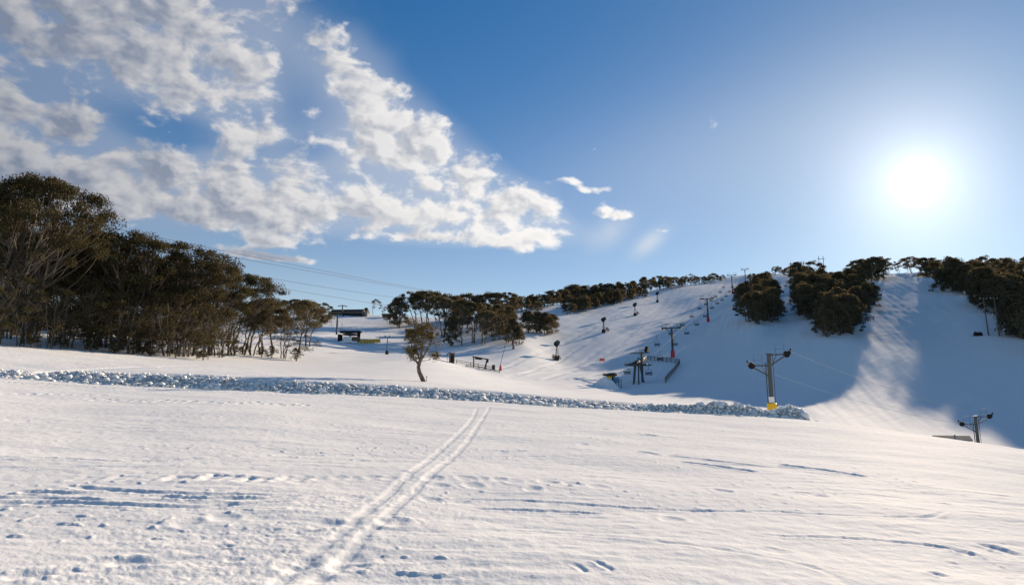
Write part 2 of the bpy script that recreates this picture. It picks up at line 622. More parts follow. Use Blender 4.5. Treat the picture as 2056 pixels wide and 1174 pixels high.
def np_mesh(name, verts, faces, smooth=False):
    """verts (n,3); faces (m,k) of one size"""
    me = bpy.data.meshes.new(name)
    verts = np.asarray(verts, np.float32)
    faces = np.asarray(faces, np.int32)
    k = faces.shape[1]
    me.vertices.add(len(verts))
    me.vertices.foreach_set('co', verts.ravel())
    me.loops.add(faces.size)
    me.loops.foreach_set('vertex_index', faces.ravel())
    me.polygons.add(len(faces))
    me.polygons.foreach_set('loop_start', np.arange(0, faces.size, k, dtype=np.int32))
    if smooth:
        me.polygons.foreach_set('use_smooth', np.ones(len(faces), bool))
    me.update(calc_edges=True)
    me.validate()
    return me


def link(name, me, mat, parent=None):
    if mat is not None and not me.materials:
        me.materials.append(mat)
    o = bpy.data.objects.new(name, me)
    COL.objects.link(o)
    if parent is not None:
        o.parent = parent
    return o


class MB:
    """collects boxes, tubes and prisms into one mesh"""

    def __init__(self):
        self.v, self.f = [], []

    def face(self, pts):
        i = len(self.v)
        self.v += [tuple(p) for p in pts]
        self.f.append(tuple(range(i, i + len(pts))))
        return self

    def box(self, c, s, rot=None):
        i = len(self.v)
        hx, hy, hz = s[0] / 2, s[1] / 2, s[2] / 2
        for dx in (-hx, hx):
            for dy in (-hy, hy):
                for dz in (-hz, hz):
                    p = Vector((dx, dy, dz))
                    if rot is not None:
                        p = rot @ p
                    self.v.append(tuple(p + Vector(c)))
        for q in ((0, 1, 3, 2), (4, 6, 7, 5), (0, 4, 5, 1), (2, 3, 7, 6), (0, 2, 6, 4), (1, 5, 7, 3)):
            self.f.append(tuple(i + k for k in q))
        return self

    def beam(self, a, b, w, h=None, up=(0, 0, 1)):
        """square-section bar between two points"""
        h = h or w
        a, b = Vector(a), Vector(b)
        d = (b - a)
        L = d.length
        d = d.normalized()
        u = Vector(up)
        if abs(d.dot(u)) > 0.97:
            u = Vector((1, 0, 0))
        s = d.cross(u).normalized()
        t = s.cross(d).normalized()
        rot = Matrix((s, d, t)).transposed()
        return self.box((a + b) / 2, (w, L, h), rot)

    def tube(self, pts, rad, n=8, caps=True):
        pts = [Vector(p) for p in pts]
        if not isinstance(rad, (list, tuple)):
            rad = [rad] * len(pts)
        i0 = len(self.v)
        prev = None
        for k, p in enumerate(pts):
            d = (pts[min(k + 1, len(pts) - 1)] - pts[max(k - 1, 0)]).normalized()
            if prev is None:
                u = Vector((1, 0, 0)) if abs(d.z) > 0.8 else Vector((0, 0, 1))
                s = d.cross(u).normalized()
            else:
                s = (prev - d * prev.dot(d)).normalized()
            prev = s
            t = d.cross(s)
            for j in range(n):
                a = 2 * math.pi * j / n
                self.v.append(tuple(p + (s * math.cos(a) + t * math.sin(a)) * rad[k]))
        for k in range(len(pts) - 1):
            for j in range(n):
                a = i0 + k * n + j
                b = i0 + k * n + (j + 1) % n
                self.f.append((a, b, b + n, a + n))
        if caps:
            self.f.append(tuple(i0 + j for j in reversed(range(n))))
            e = i0 + (len(pts) - 1) * n
            self.f.append(tuple(e + j for j in range(n)))
        return self

    def disc(self, c, axis, r, th, n=16):
        c, ax = Vector(c), Vector(axis).normalized()
        return self.tube([c - ax * th / 2, c + ax * th / 2], r, n)

    def prism(self, prof, a, b):
        """profile of (side, up) points swept from a to b, side axis horizontal"""
        a, b = Vector(a), Vector(b)
        d = (b - a).normalized()
        s = d.cross(Vector((0, 0, 1))).normalized()
        up = Vector((0, 0, 1))
        i = len(self.v)
        n = len(prof)
        for e in (a, b):
            for (x, z) in prof:
                self.v.append(tuple(e + s * x + up * z))
        for j in range(n):
            k = (j + 1) % n
            self.f.append((i + j, i + k, i + n + k, i + n + j))
        self.f.append(tuple(i + j for j in reversed(range(n))))
        self.f.append(tuple(i + n + j for j in range(n)))
        return self

    def mesh(self, name, smooth=False):
        me = bpy.data.meshes.new(name)
        me.from_pydata(self.v, [], self.f)
        bm = bmesh.new()
        bm.from_mesh(me)
        bmesh.ops.recalc_face_normals(bm, faces=bm.faces)
        bm.to_mesh(me)
        bm.free()
        if smooth:
            me.polygons.foreach_set('use_smooth', [True] * len(me.polygons))
            me.set_sharp_from_angle(angle=R(40))
        me.update()
        return me

    def build(self, name, mat, parent=None, smooth=False):
        return link(name, self.mesh(name, smooth), M[mat], parent)


def kids(o):
    return [c for c in bpy.data.objects if c.parent == o]


def copy_tree(o, parent=None, tree=None):
    """a copy of a thing with its parts and sub-parts (mesh data shared)"""
    c = o.copy()
    COL.objects.link(c)
    c.parent = parent
    for ch in (tree or CHILD).get(o.name, []):
        copy_tree(ch, c)
    return c


CHILD = {}


def remember(o):
    CHILD.setdefault(o.name, kids(o))
    for c in CHILD[o.name]:
        remember(c)


# ------------------------------------------------------------------ snow surface
random.seed(7)
rng = np.random.default_rng(11)


def px_path(pts, n=8):
    """photograph polyline -> ground polyline (x, y), smoothed"""
    g = np.array([G(*p)[:2] for p in pts])
    out = []
    for i in range(len(g) - 1):
        p0, p1, p2, p3 = g[max(i - 1, 0)], g[i], g[i + 1], g[min(i + 2, len(g) - 1)]
        for k in range(n):
            t = k / n
            out.append(0.5 * ((2 * p1) + (-p0 + p2) * t + (2 * p0 - 5 * p1 + 4 * p2 - p3) * t * t + (-p0 + 3 * p1 - 3 * p2 + p3) * t ** 3))
    out.append(g[-1])
    return np.array(out)


def path_dist(path, x, y, margin):
    """indices near a path, distance, signed side, fraction along"""
    lo, hi = path.min(0) - margin, path.max(0) + margin
    idx = np.nonzero((x > lo[0]) & (x < hi[0]) & (y > lo[1]) & (y < hi[1]))[0]
    best = np.full(len(idx), 1e9)
    side = np.zeros(len(idx))
    along = np.zeros(len(idx))
    X, Y = x[idx], y[idx]
    acc = 0.0
    for a, b in zip(path[:-1], path[1:]):
        d = b - a
        L = math.hypot(*d)
        if L < 1e-6:
            continue
        t = np.clip(((X - a[0]) * d[0] + (Y - a[1]) * d[1]) / (L * L), 0, 1)
        ex, ey = X - a[0] - t * d[0], Y - a[1] - t * d[1]
        dd = np.hypot(ex, ey)
        m = dd < best
        best[m] = dd[m]
        side[m] = np.sign(d[0] * ey - d[1] * ex)[m]
        along[m] = (acc + t * L)[m]
        acc += L
    keep = best < margin
    return idx[keep], best[keep], side[keep], along[keep], acc


def bank_path(n=12):
    out = []
    g = BANK
    for i in range(len(g) - 1):
        p0, p1, p2, p3 = g[max(i - 1, 0)], g[i], g[i + 1], g[min(i + 2, len(g) - 1)]
        for k in range(n):
            t = k / n
            out.append(0.5 * ((2 * p1) + (-p0 + p2) * t + (2 * p0 - 5 * p1 + 4 * p2 - p3) * t * t + (-p0 + 3 * p1 - 3 * p2 + p3) * t ** 3))
    out.append(g[-1])
    return np.array(out)


def build_snow():
    lim = R(44)
    dense = np.linspace(-lim, lim, 1080)
    st = np.cumsum(np.linspace(1, 12, 34))
    st = st / st[-1] * (math.pi - lim)
    az = np.concatenate([dense, lim + st[:-1], [math.pi], (-lim - st[:-1])[::-1] + 2 * math.pi])
    # close the ring: last column joins the first
    rr = np.concatenate([np.linspace(0.3, 4.6, 14)[:-1], np.geomspace(4.6, 46, 500)[:-1], np.geomspace(46, 520, 300)[:-1], np.geomspace(520, 9000, 34)])
    nc, nr = len(az), len(rr)
    AZ, RRm = np.meshgrid(az, rr)
    x = (np.sin(AZ) * RRm).ravel()
    y = (np.cos(AZ) * RRm).ravel()
    z = height(x, y)
    r = RRm.ravel()
    near = np.nonzero((r < 75) & (np.abs(np.angle(np.exp(1j * AZ.ravel()))) < lim + 0.05))[0]
    X, Y, rn = x[near], y[near], r[near]
    d = np.zeros(len(near))
    fade = 1 - sstep(rn, 50, 75)
    # wind crust: long low ridges across the view, and the general unevenness of old skied snow
    ca, sa = math.cos(R(-6)), math.sin(R(-6))
    p, q_ = X * ca - Y * sa, X * sa + Y * ca
    d += fade * 0.045 * fbm(X / 5.5, Y / 4.0, 3, 3)
    patch = sstep(fbm(X / 4.5, Y / 4.5, 31, 2), -0.25, 0.45)
    d += fade * (0.003 + 0.007 * patch) * fbm(p / 1.7, q_ / 0.34, 41, 3, 0.55)
    d += fade * 0.004 * fbm(X / 0.28, Y / 0.22, 51, 2, 0.6)
    # churned snow lower left and round the tracks
    pix_fw = Y * CP + (z[near] - CAM_Z) * SP
    pix_up = (z[near] - CAM_Z) * CP - Y * SP
    U = PW / 2 + FPX * X / np.maximum(pix_fw, 0.1)
    V = PH / 2 - FPX * pix_up / np.maximum(pix_fw, 0.1)
    g = G(480, 1100)
    ch = np.exp(-(((X - g.x) / 2.6) ** 2 + ((Y - g.y) / 1.7) ** 2))
    g = G(760, 1020)
    ch = np.maximum(ch, 0.85 * np.exp(-(((X - g.x) / 1.7) ** 2 + ((Y - g.y) / 2.2) ** 2)))
    g = G(150, 1150)
    ch = np.maximum(ch, np.exp(-(((X - g.x) / 2.2) ** 2 + ((Y - g.y) / 1.0) ** 2)))
    g = G(820, 1110)
    ch = np.maximum(ch, 0.6 * np.exp(-(((X - g.x) / 1.4) ** 2 + ((Y - g.y) / 1.4) ** 2)))
    g = G(1980, 1060)
    ch = np.maximum(ch, 0.5 * np.exp(-(((X - g.x) / 2.2) ** 2 + ((Y - g.y) / 2.0) ** 2)))
    ch *= 0.35 + 0.65 * sstep(fbm(X / 0.9, Y / 0.9, 61, 2), -0.5, 0.5)
    lump = 0.5 * np.abs(perlin(X / 0.05, Y / 0.06, 77)) + np.abs(perlin(X / 0.12, Y / 0.12, 71)) + 0.6 * np.abs(perlin(X / 0.075, Y / 0.075, 72))
    big = np.maximum(0, perlin(X / 0.42, Y / 0.42, 73) - 0.1)
    d += ch * (0.010 * lump + 0.003 * big - 0.004)
    # small scattered crumbs everywhere
    cr = sstep(perlin(X / 0.16, Y / 0.16, 81), 0.52, 0.8) * sstep(fbm(X / 3, Y / 3, 83, 2), -0.1, 0.5)
    d += fade * 0.016 * cr

    AMP = 0.30

    def groove(pts, w, depth, berm=0.6, bw=1.9, ragged=0.5, both=True, seed=0, side=1):
        pa = px_path(pts)
        i, dist, sd, al, L = path_dist(pa, X, Y, w * 5)
        if len(i) == 0:
            return
        taper = sstep(al, 0, min(0.8, L * 0.12)) * sstep(L - al, 0, min(0.8, L * 0.12))
        mod = 1 - ragged + ragged * (1 + fbm(al / (w * 8) + seed * 3.3, al * 0 + seed, 91 + seed, 3))
        jit = w * 0.45 * fbm(al / (w * 5), al * 0 + 5.5 + seed, 93, 2)
        dd = np.abs(dist * sd + jit)
        cut = np.exp(-(dd / w) ** 4)
        ridge = np.exp(-((dd - w * bw) / (w * 0.75)) ** 2)
        if not both:
            ridge = ridge * ((dist * sd + jit) * side > 0)
        rl = 0.55 + 0.9 * np.abs(perlin(X[i] / (w * 1.3), Y[i] / (w * 1.3), 95 + seed))
        d[i] += AMP * taper * mod * depth * (-cut + berm * ridge * rl)

    # the pair of ski tracks
    groove([(470, 1240), (545, 1180), (640, 1105), (760, 1010), (850, 930), (910, 880), (945, 845), (958, 818)], 0.068, 0.036, 0.22, 1.6, 0.2, seed=1)
    groove([(540, 1245), (622, 1180), (715, 1095), (800, 1015), (880, 940), (935, 890), (962, 850), (984, 816)], 0.068, 0.036, 0.22, 1.6, 0.2, seed=2)
    # drag marks left
    for k, (pts, w, dep) in enumerate([
        ([(-40, 922), (120, 924), (250, 926), (400, 921), (500, 911)], 0.07, 0.045),
        ([(-40, 941), (160, 939), (340, 937), (420, 930), (520, 924)], 0.06, 0.035),
        ([(125, 973), (180, 980), (260, 987), (400, 995), (610, 995)], 0.07, 0.055),
        ([(30, 985), (100, 987), (175, 990)], 0.07, 0.06),
        ([(-40, 996), (100, 1000), (210, 1007)], 0.06, 0.05),
        ([(285, 1000), (400, 1004), (520, 1001), (620, 996)], 0.06, 0.055),
        ([(-40, 1008), (150, 1011), (260, 1017), (420, 1019), (610, 1006)], 0.06, 0.055),
        ([(0, 1165), (80, 1152), (160, 1140)], 0.07, 0.05),
        ([(200, 1135), (330, 1122), (400, 1108), (470, 1090)], 0.08, 0.05),
        ([(0, 1060), (140, 1048), (260, 1038)], 0.03, 0.02),
        ([(0, 848), (130, 846), (400, 842)], 0.06, 0.035),
        ([(440, 859), (540, 864)], 0.06, 0.03),
        ([(600, 824), (680, 828)], 0.06, 0.035),
        ([(610, 927), (720, 923), (880, 916), (1000, 915), (1190, 917)], 0.045, 0.030),
        ([(900, 1000), (1050, 1004), (1300, 1018), (1500, 1026)], 0.045, 0.040),
        ([(930, 1018), (1080, 1022), (1260, 1030)], 0.045, 0.040),
        ([(985, 854), (1040, 856)], 0.06, 0.04), ([(965, 868), (995, 867)], 0.06, 0.05),
        ([(1000, 906), (1060, 905)], 0.09, 0.05),
        ([(840, 815), (915, 824)], 0.07, 0.05),
        ([(1275, 908), (1300, 911), (1316, 915)], 0.10, 0.06),
        ([(1330, 914), (1390, 920), (1450, 927), (1560, 938)], 0.09, 0.06),
        ([(1361, 927), (1423, 934), (1528, 949)], 0.10, 0.08),
        ([(1552, 931), (1645, 942), (1745, 956)], 0.10, 0.08),
        ([(1600, 945), (1760, 962), (1900, 985), (2070, 1000)], 0.05, 0.03),
        ([(1560, 990), (1742, 993), (1860, 1008), (1956, 1024)], 0.05, 0.03),
        ([(1480, 1030), (1540, 1027), (1684, 1037), (1863, 1042), (1900, 1028)], 0.04, 0.03),
        ([(1520, 1072), (1606, 1078), (1715, 1082), (1878, 1097), (1950, 1116)], 0.04, 0.035),
        ([(1966, 1092), (2000, 1102), (2036, 1114)], 0.08, 0.045),
        ([(1890, 1098), (1920, 1104), (1952, 1116)], 0.07, 0.045),
        ([(1860, 1146), (1900, 1158)], 0.05, 0.03), ([(1150, 1133), (1180, 1150)], 0.03, 0.025), ([(1190, 1128), (1230, 1148)], 0.03, 0.03),
        ([(1400, 840), (1600, 862), (1800, 885), (2056, 925)], 0.05, 0.018),
        ([(1300, 880), (1500, 893), (1760, 925), (2056, 962)], 0.05, 0.020),
        ([(1270, 870), (1320, 877)], 0.12, 0.06),
        ([(1000, 1060), (1300, 1085), (1600, 1130), (1700, 1170)], 0.04, 0.015),
        ([(1100, 830), (1230, 843), (1330, 850)], 0.06, 0.03),
    ]):
        groove(pts, w, dep, 0.75, 1.9, 0.7, True, seed=10 + k)

    def print_at(px, py, lx, ly, dep, rot=0.0):
        c = G(px, py)
        m = np.nonzero((np.abs(X - c.x) < lx * 3) & (np.abs(Y - c.y) < ly * 3 + 0.3))[0]
        cr_, sr_ = math.cos(rot), math.sin(rot)
        u = ((X[m] - c.x) * cr_ + (Y[m] - c.y) * sr_) / lx
        v = (-(X[m] - c.x) * sr_ + (Y[m] - c.y) * cr_) / ly
        rr2 = np.sqrt(u * u + v * v)
        d[m] += 0.24 * dep * (-np.exp(-rr2 ** 4) + 0.25 * np.exp(-((rr2 - 1.35) / 0.3) ** 2))

    # track of blocks pressed out by a machine belt, and boot prints
    for k, xx in enumerate(range(180, 590, 37)):
        dep = 0.04 + 0.07 * math.exp(-((xx - 430) / 120.0) ** 2)
        xx = xx + random.uniform(-7, 7)
        dep *= random.choice((0.35, 0.8, 1.0, 1.25))
        c = G(xx, 963 + random.uniform(-2, 2))
        m = np.nonzero((np.abs(X - c.x) < 0.4) & (np.abs(Y - c.y) < 0.6))[0]
        u, v = (X[m] - c.x) / 0.17, (Y[m] - c.y) / 0.20
        blk = sstep(1.0 - np.abs(u), 0, 0.4) * sstep(1.0 - np.abs(v), 0, 0.25)
        d[m] -= 0.24 * dep * blk
        d[m] += dep * 0.15 * np.exp(-((np.abs(u) - 1.25) / 0.3) ** 2) * sstep(1.2 - np.abs(v), 0, 0.3)
    for k, xx in enumerate(range(610, 800, 34)):
        print_at(xx, 958 + (k % 2) * 2, 0.12, 0.16, 0.05)
    for xx, yy in [(868, 961), (935, 962), (966, 964), (1000, 965), (1030, 968), (1070, 983), (1100, 970), (1150, 973), (1200, 978), (880, 975), (950, 975),
                   (655, 1055), (610, 1065), (790, 1050), (705, 1000), (870, 1004), (915, 1005), (385, 1003), (375, 1050), (450, 1040), (600, 1130), (700, 1130),
                   (1215, 863), (1170, 893), (1350, 1040), (1610, 905), (1450, 985), (1640, 995)]:
        print_at(xx, yy, 0.11 + random.random() * 0.05, 0.16 + random.random() * 0.08, 0.05 + random.random() * 0.035, random.uniform(-0.6, 0.6))
    for k, xx in enumerate(range(10, 220, 24)):
        print_at(xx, 790 + xx * 0.02, 0.16, 0.32, 0.2)
    for k, xx in enumerate(range(180, 620, 15)):
        print_at(xx + random.uniform(-4, 4), 797 + xx * 0.022 + random.uniform(-2, 2), 0.11, 0.28, 0.17)
    for k, xx in enumerate(range(0, 560, 8)):
        print_at(xx, 767 + xx * 0.042 + random.uniform(-1, 1), 0.06, 0.24, 0.12)
    for k in range(20):
        xx, yy = random.uniform(0, 2056), random.uniform(850, 1160)
        print_at(xx, yy, random.uniform(0.05, 0.16), random.uniform(0.05, 0.14), random.uniform(0.01, 0.035), random.uniform(-0.5, 0.5))
    # trough scraped clean along the foot of the bank
    bp = bank_path()
    i, dist, sd, al, L = path_dist(bp, X, Y, 4.0)
    d[i] -= 0.05 * np.exp(-((dist - 0.9) / 0.8) ** 2) * (sd < 0)
    z[near] += d
    # fine run marks on the far sunlit piste
    far = np.nonzero((r >= 75) & (r < 520))[0]
    c2, s2 = math.cos(R(20)), math.sin(R(20))
    pf = x[far] * c2 - y[far] * s2
    qf = x[far] * s2 + y[far] * c2
    z[far] += 0.08 * perlin(pf / 2.4, qf / 45.0, 101) + 0.04 * perlin(pf / 1.0 + 0.02 * qf, qf / 60.0, 107) + 0.02 * perlin(x[far] / 3.0, y[far] / 12.0, 103)
    # run marks on the pistes: shallow grooves left by groomer and skis
    fx, fy = x[far], y[far]
    dz = np.zeros(len(far))
    for k, (pts, w, dep) in enumerate([
            ([(1000, 742), (1100, 702), (1200, 656), (1300, 613)], 0.5, 0.12), ([(1045, 752), (1150, 707), (1260, 655), (1345, 612)], 0.45, 0.12),
            ([(1090, 762), (1200, 722), (1330, 652), (1420, 600)], 0.5, 0.14), ([(1130, 690), (1230, 640), (1330, 596)], 0.5, 0.12),
            ([(1150, 762), (1240, 738), (1300, 700)], 0.5, 0.12), ([(1120, 740), (1210, 700), (1290, 655), (1380, 605)], 0.4, 0.10),
            ([(1650, 830), (1720, 800), (1790, 770), (1850, 735)], 0.35, 0.05), ([(1650, 845), (1750, 803), (1860, 770)], 0.35, 0.05),
            ([(1690, 772), (1760, 745), (1840, 712)], 0.35, 0.05), ([(1700, 842), (1800, 816), (1890, 795)], 0.35, 0.05),
            ([(1720, 735), (1780, 712), (1850, 690)], 0.35, 0.05), ([(1680, 800), (1770, 775), (1880, 735)], 0.3, 0.05),
            ([(1740, 850), (1830, 835), (1900, 822)], 0.3, 0.05),
            ([(620, 690), (700, 698), (790, 703), (840, 700)], 0.6, 0.15), ([(640, 676), (720, 668), (800, 660)], 0.6, 0.15),
            ([(700, 655), (790, 648), (860, 640)], 0.6, 0.15), ([(1020, 756), (1110, 742), (1200, 752)], 0.5, 0.12)]):
        pa = px_path(pts)
        i, dist, sd, al, L = path_dist(pa, fx, fy, w * 4)
        m_ = 0.6 + 0.4 * perlin(al / 6.0, al * 0 + k, 111)
        dz[i] += dep * m_ * (-np.exp(-(dist / w) ** 2) + 0.5 * np.exp(-((dist - 1.8 * w) / (0.8 * w)) ** 2))
    z[far] += dz
    verts = np.stack([x, y, z], 1)
    I = np.arange(nr * nc).reshape(nr, nc)
    J = np.roll(I, -1, axis=1)
    faces = np.stack([I[:-1], J[:-1], J[1:], I[1:]], -1).reshape(-1, 4)[:, ::-1]
    # centre fan
    c0 = len(verts)
    verts = np.vstack([verts, [[0, 0, height(0.001, 0.001)[0]]]])
    me = np_mesh('snow_ground', verts, faces, True)
    o = link('snow_ground', me, M['snow'])
    tag(o, 'sunlit snow slope with ski tracks running to shaded pistes', 'snow', kind='structure')
    fan = np.stack([I[0], np.roll(I[0], -1), np.full(nc, c0)], 1)
    return o


build_snow()


def clump_points(n, seed):
    """icosphere with lumps"""
    bm = bmesh.new()
    bmesh.ops.create_icosphere(bm, subdivisions=2, radius=1.0)
    v = np.array([p.co[:] for p in bm.verts])
    f = np.array([[p.index for p in t.verts] for t in bm.faces])
    bm.free()
    r_ = np.random.default_rng(seed)
    out = []
    for k in range(n):
        o1, o2 = r_.uniform(0, 50, 2)
        s = 1 + 0.42 * perlin(v[:, 0] * 1.4 + o1, v[:, 1] * 1.4 + v[:, 2] * 0.9 + o2, seed + k) + 0.20 * perlin(v[:, 2] * 3 + o1, v[:, 0] * 3 + v[:, 1] * 1.7 + o2, seed + 50 + k)
        out.append(v * s[:, None])
    return out, f


def build_bank():
    bp = bank_path(40)
    seg = np.hypot(*np.diff(bp, axis=0).T)
    L = np.concatenate([[0], np.cumsum(seg)])
    tot = L[-1]
    step = 0.055
    s = np.arange(0, tot, step)
    cx, cy = np.interp(s, L, bp[:, 0]), np.interp(s, L, bp[:, 1])
    tx, ty = np.gradient(cx), np.gradient(cy)
    tn = np.hypot(tx, ty)
    tx, ty = tx / tn, ty / tn
    nx, ny = -ty, tx                                    # away from the camera
    pxs = PW / 2 + FPX * CP * cx / cy
    # height of the windrow along its length, as the photograph shows it
    hp = np.interp(pxs, [-300, 1250, 1380, 1480, 1540, 1580, 1612, 1630], [0.02, 0.02, 0.50, 0.98, 0.50, 1.25, 0.80, 0.02])
    hp = 0.64 * hp * (1 + 0.22 * perlin(s / 1.3, s * 0, 7) + 0.15 * perlin(s / 0.45, s * 0, 8))
    wide = np.interp(pxs, [1350, 1480, 1600], [1.0, 1.25, 1.6])
    t = np.linspace(-1, 1, 46)
    S, T = np.meshgrid(np.arange(len(s)), t, indexing='ij')
    hw = 0.95 * wide[S]
    # steep scraped face to the camera side, soft back
    off = T * hw
    prof = np.where(T < 0, sstep(T, -0.85, -0.15), 1 - sstep(T, 0.0, 1.0))
    X = cx[S] + nx[S] * (off + 0.7)
    Y = cy[S] + ny[S] * (off + 0.7)
    sl = s[S]
    bil = 0.7 * np.abs(perlin(sl / 0.34, off / 0.30, 11)) + 0.9 * np.abs(perlin(sl / 0.15, off / 0.13, 12)) + 0.4 * perlin(sl / 0.8, off / 0.8, 13)
    hz = 0.62 * hp[S] * prof
    k = np.clip(hz / 0.5, 0, 1)
    hz = hz + k * (0.26 * bil - 0.14) * (0.6 + 0.8 * hp[S])
    X = X + k * 0.16 * perlin(sl / 0.25, off / 0.25 + hz * 3, 14) * nx[S]
    Y = Y + k * 0.16 * perlin(sl / 0.25, off / 0.25 + hz * 3, 15) * ny[S]
    Z = height(X.ravel(), Y.ravel()).reshape(X.shape) + hz - 0.10 * (1 - np.clip(prof * 4, 0, 1))
    verts = np.stack([X, Y, Z], -1).reshape(-1, 3)
    I = np.arange(len(s) * len(t)).reshape(len(s), len(t))
    faces = np.stack([I[:-1, :-1], I[1:, :-1], I[1:, 1:], I[:-1, 1:]], -1).reshape(-1, 4)
    # loose lumps thrown up on and along it (triangles kept as quads with a doubled corner are avoided: separate mesh join)
    shapes, tri = clump_points(10, 300)
    V, T3 = [], []
    base = 0
    r_ = np.random.default_rng(5)
    for c in range(7800):
        i = r_.integers(0, len(s))
        h = hp[i]
        flat = r_.random() > np.interp(pxs[i], [1250, 1420], [0.0, 1.0])
        if 8 < pxs[i] < 34 and r_.random() < 0.7:
            continue
        tt = r_.normal(-0.16, 0.34)
        if r_.random() < 0.10:
            tt = r_.uniform(-1.6, -0.8)
        o_ = tt * 0.85 * wide[i]
        if flat:                                        # lumps strewn up the scraped face
            o_ = r_.triangular(-1.25, 0.0, 1.15)
        x, y = cx[i] + nx[i] * (o_ + 0.7), cy[i] + ny[i] * (o_ + 0.7)
        pr = (sstep(np.array(tt), -0.85, -0.15) if tt < 0 else 1 - sstep(np.array(tt), 0, 1.0))
        sz = r_.gamma(1.3, 0.044) + 0.025
        if tt < -0.85 and not flat:
            sz *= 0.6
        if flat:
            sz = min(sz, 0.26) * float(np.interp(o_, [-1.5, -0.9, 0.2, 1.1], [0.5, 0.95, 0.9, 0.45]))
        a = r_.uniform(0, 6.28)
        ca, sa = math.cos(a), math.sin(a)
        v = shapes[r_.integers(0, 10)] * sz * np.array([1, 1, r_.uniform(0.6, 0.95)])
        v = np.stack([v[:, 0] * ca - v[:, 1] * sa, v[:, 0] * sa + v[:, 1] * ca, v[:, 2]], 1)
        if flat:
            pr = 0.0
        V.append(v + np.array([x, y, h * float(pr) * r_.uniform(0.55, 1.08) - 0.02]))
        T3.append(tri + base)
        base += len(v)
    V = np.vstack(V)
    # drop lumps on the ground surface
    n1 = len(shapes[0])
    cen = V.reshape(-1, n1, 3)
    g = height(cen[:, 0, 0], cen[:, 0, 1])
    cen[:, :, 2] += g[:, None]
    V = cen.reshape(-1, 3)
    T3 = np.vstack(T3)
    me = bpy.data.meshes.new('snow_bank')
    allv = np.vstack([verts, V]).astype(np.float32)
    nf, nt = len(faces), len(T3)
    loops = np.concatenate([faces[:, ::1].ravel(), (T3 + len(verts)).ravel()]).astype(np.int32)
    starts = np.concatenate([np.arange(nf) * 4, nf * 4 + np.arange(nt) * 3]).astype(np.int32)
    me.vertices.add(len(allv))
    me.vertices.foreach_set('co', allv.ravel())
    me.loops.add(len(loops))
    me.loops.foreach_set('vertex_index', loops)
    me.polygons.add(nf + nt)
    me.polygons.foreach_set('loop_start', starts)
    me.polygons.foreach_set('use_smooth', np.ones(nf + nt, bool))
    me.update(calc_edges=True)
    me.validate()
    o = link('snow_bank', me, M['snow_clump'])
    tag(o, 'long ploughed bank of lumpy snow crossing the slope', 'snow bank', kind='stuff')


build_bank()
# ------------------------------------------------------------------ trees


def bez(a, b, c, n):
    t = np.linspace(0, 1, n)[:, None]
    return (1 - t) ** 2 * a + 2 * t * (1 - t) * b + t * t * c


class TreeKit:
    def __init__(self):
        self.v, self.f, self.n = [], [], 0

    def limb(self, pts, r0, r1, sides=5):
        pts = np.asarray(pts, float)
        n = len(pts)
        d = np.gradient(pts, axis=0)
        d /= np.linalg.norm(d, axis=1)[:, None] + 1e-9
        ref = np.array([0.31, 0.95, 0.1])
        s = np.cross(d, ref)
        s /= np.linalg.norm(s, axis=1)[:, None] + 1e-9
        t = np.cross(d, s)
        rad = np.linspace(r0, r1, n)
        a = np.arange(sides) * 2 * math.pi / sides
        ring = pts[:, None] + rad[:, None, None] * (np.cos(a)[None, :, None] * s[:, None] + np.sin(a)[None, :, None] * t[:, None])
        I = np.arange(n * sides).reshape(n, sides) + self.n
        J = np.roll(I, -1, 1)
        self.v.append(ring.reshape(-1, 3))
        self.f.append(np.stack([I[:-1], J[:-1], J[1:], I[1:]], -1).reshape(-1, 4))
        self.n += n * sides

    def mesh(self, name):
        return np_mesh(name, np.vstack(self.v), np.vstack(self.f), True)


def leaf_cloud(r_, cen, rad, per, ll, lw, flat=0.55, droop=0.5):
    """many small leaf blades round clump centres; returns verts, faces"""
    n = len(cen) * per
    c = np.repeat(cen, per, 0)
    rr = np.repeat(rad, per)
    g = r_.normal(0, 1, (n, 3))
    g /= np.linalg.norm(g, axis=1)[:, None]
    g *= (r_.random(n) ** 0.45)[:, None]
    p = c + g * rr[:, None] * np.array([1, 1, flat])
    d = r_.normal(0, 1, (n, 3))
    d[:, 2] -= droop
    d /= np.linalg.norm(d, axis=1)[:, None]
    s = np.cross(d, r_.normal(0, 1, (n, 3)))
    s /= np.linalg.norm(s, axis=1)[:, None] + 1e-9
    L = ll * r_.uniform(0.6, 1.35, n)[:, None]
    W = lw * r_.uniform(0.6, 1.35, n)[:, None]
    v = np.stack([p - d * L / 2, p + s * W / 2, p + d * L / 2, p - s * W / 2], 1).reshape(-1, 3)
    f = np.arange(4 * n).reshape(n, 4)
    return v, f


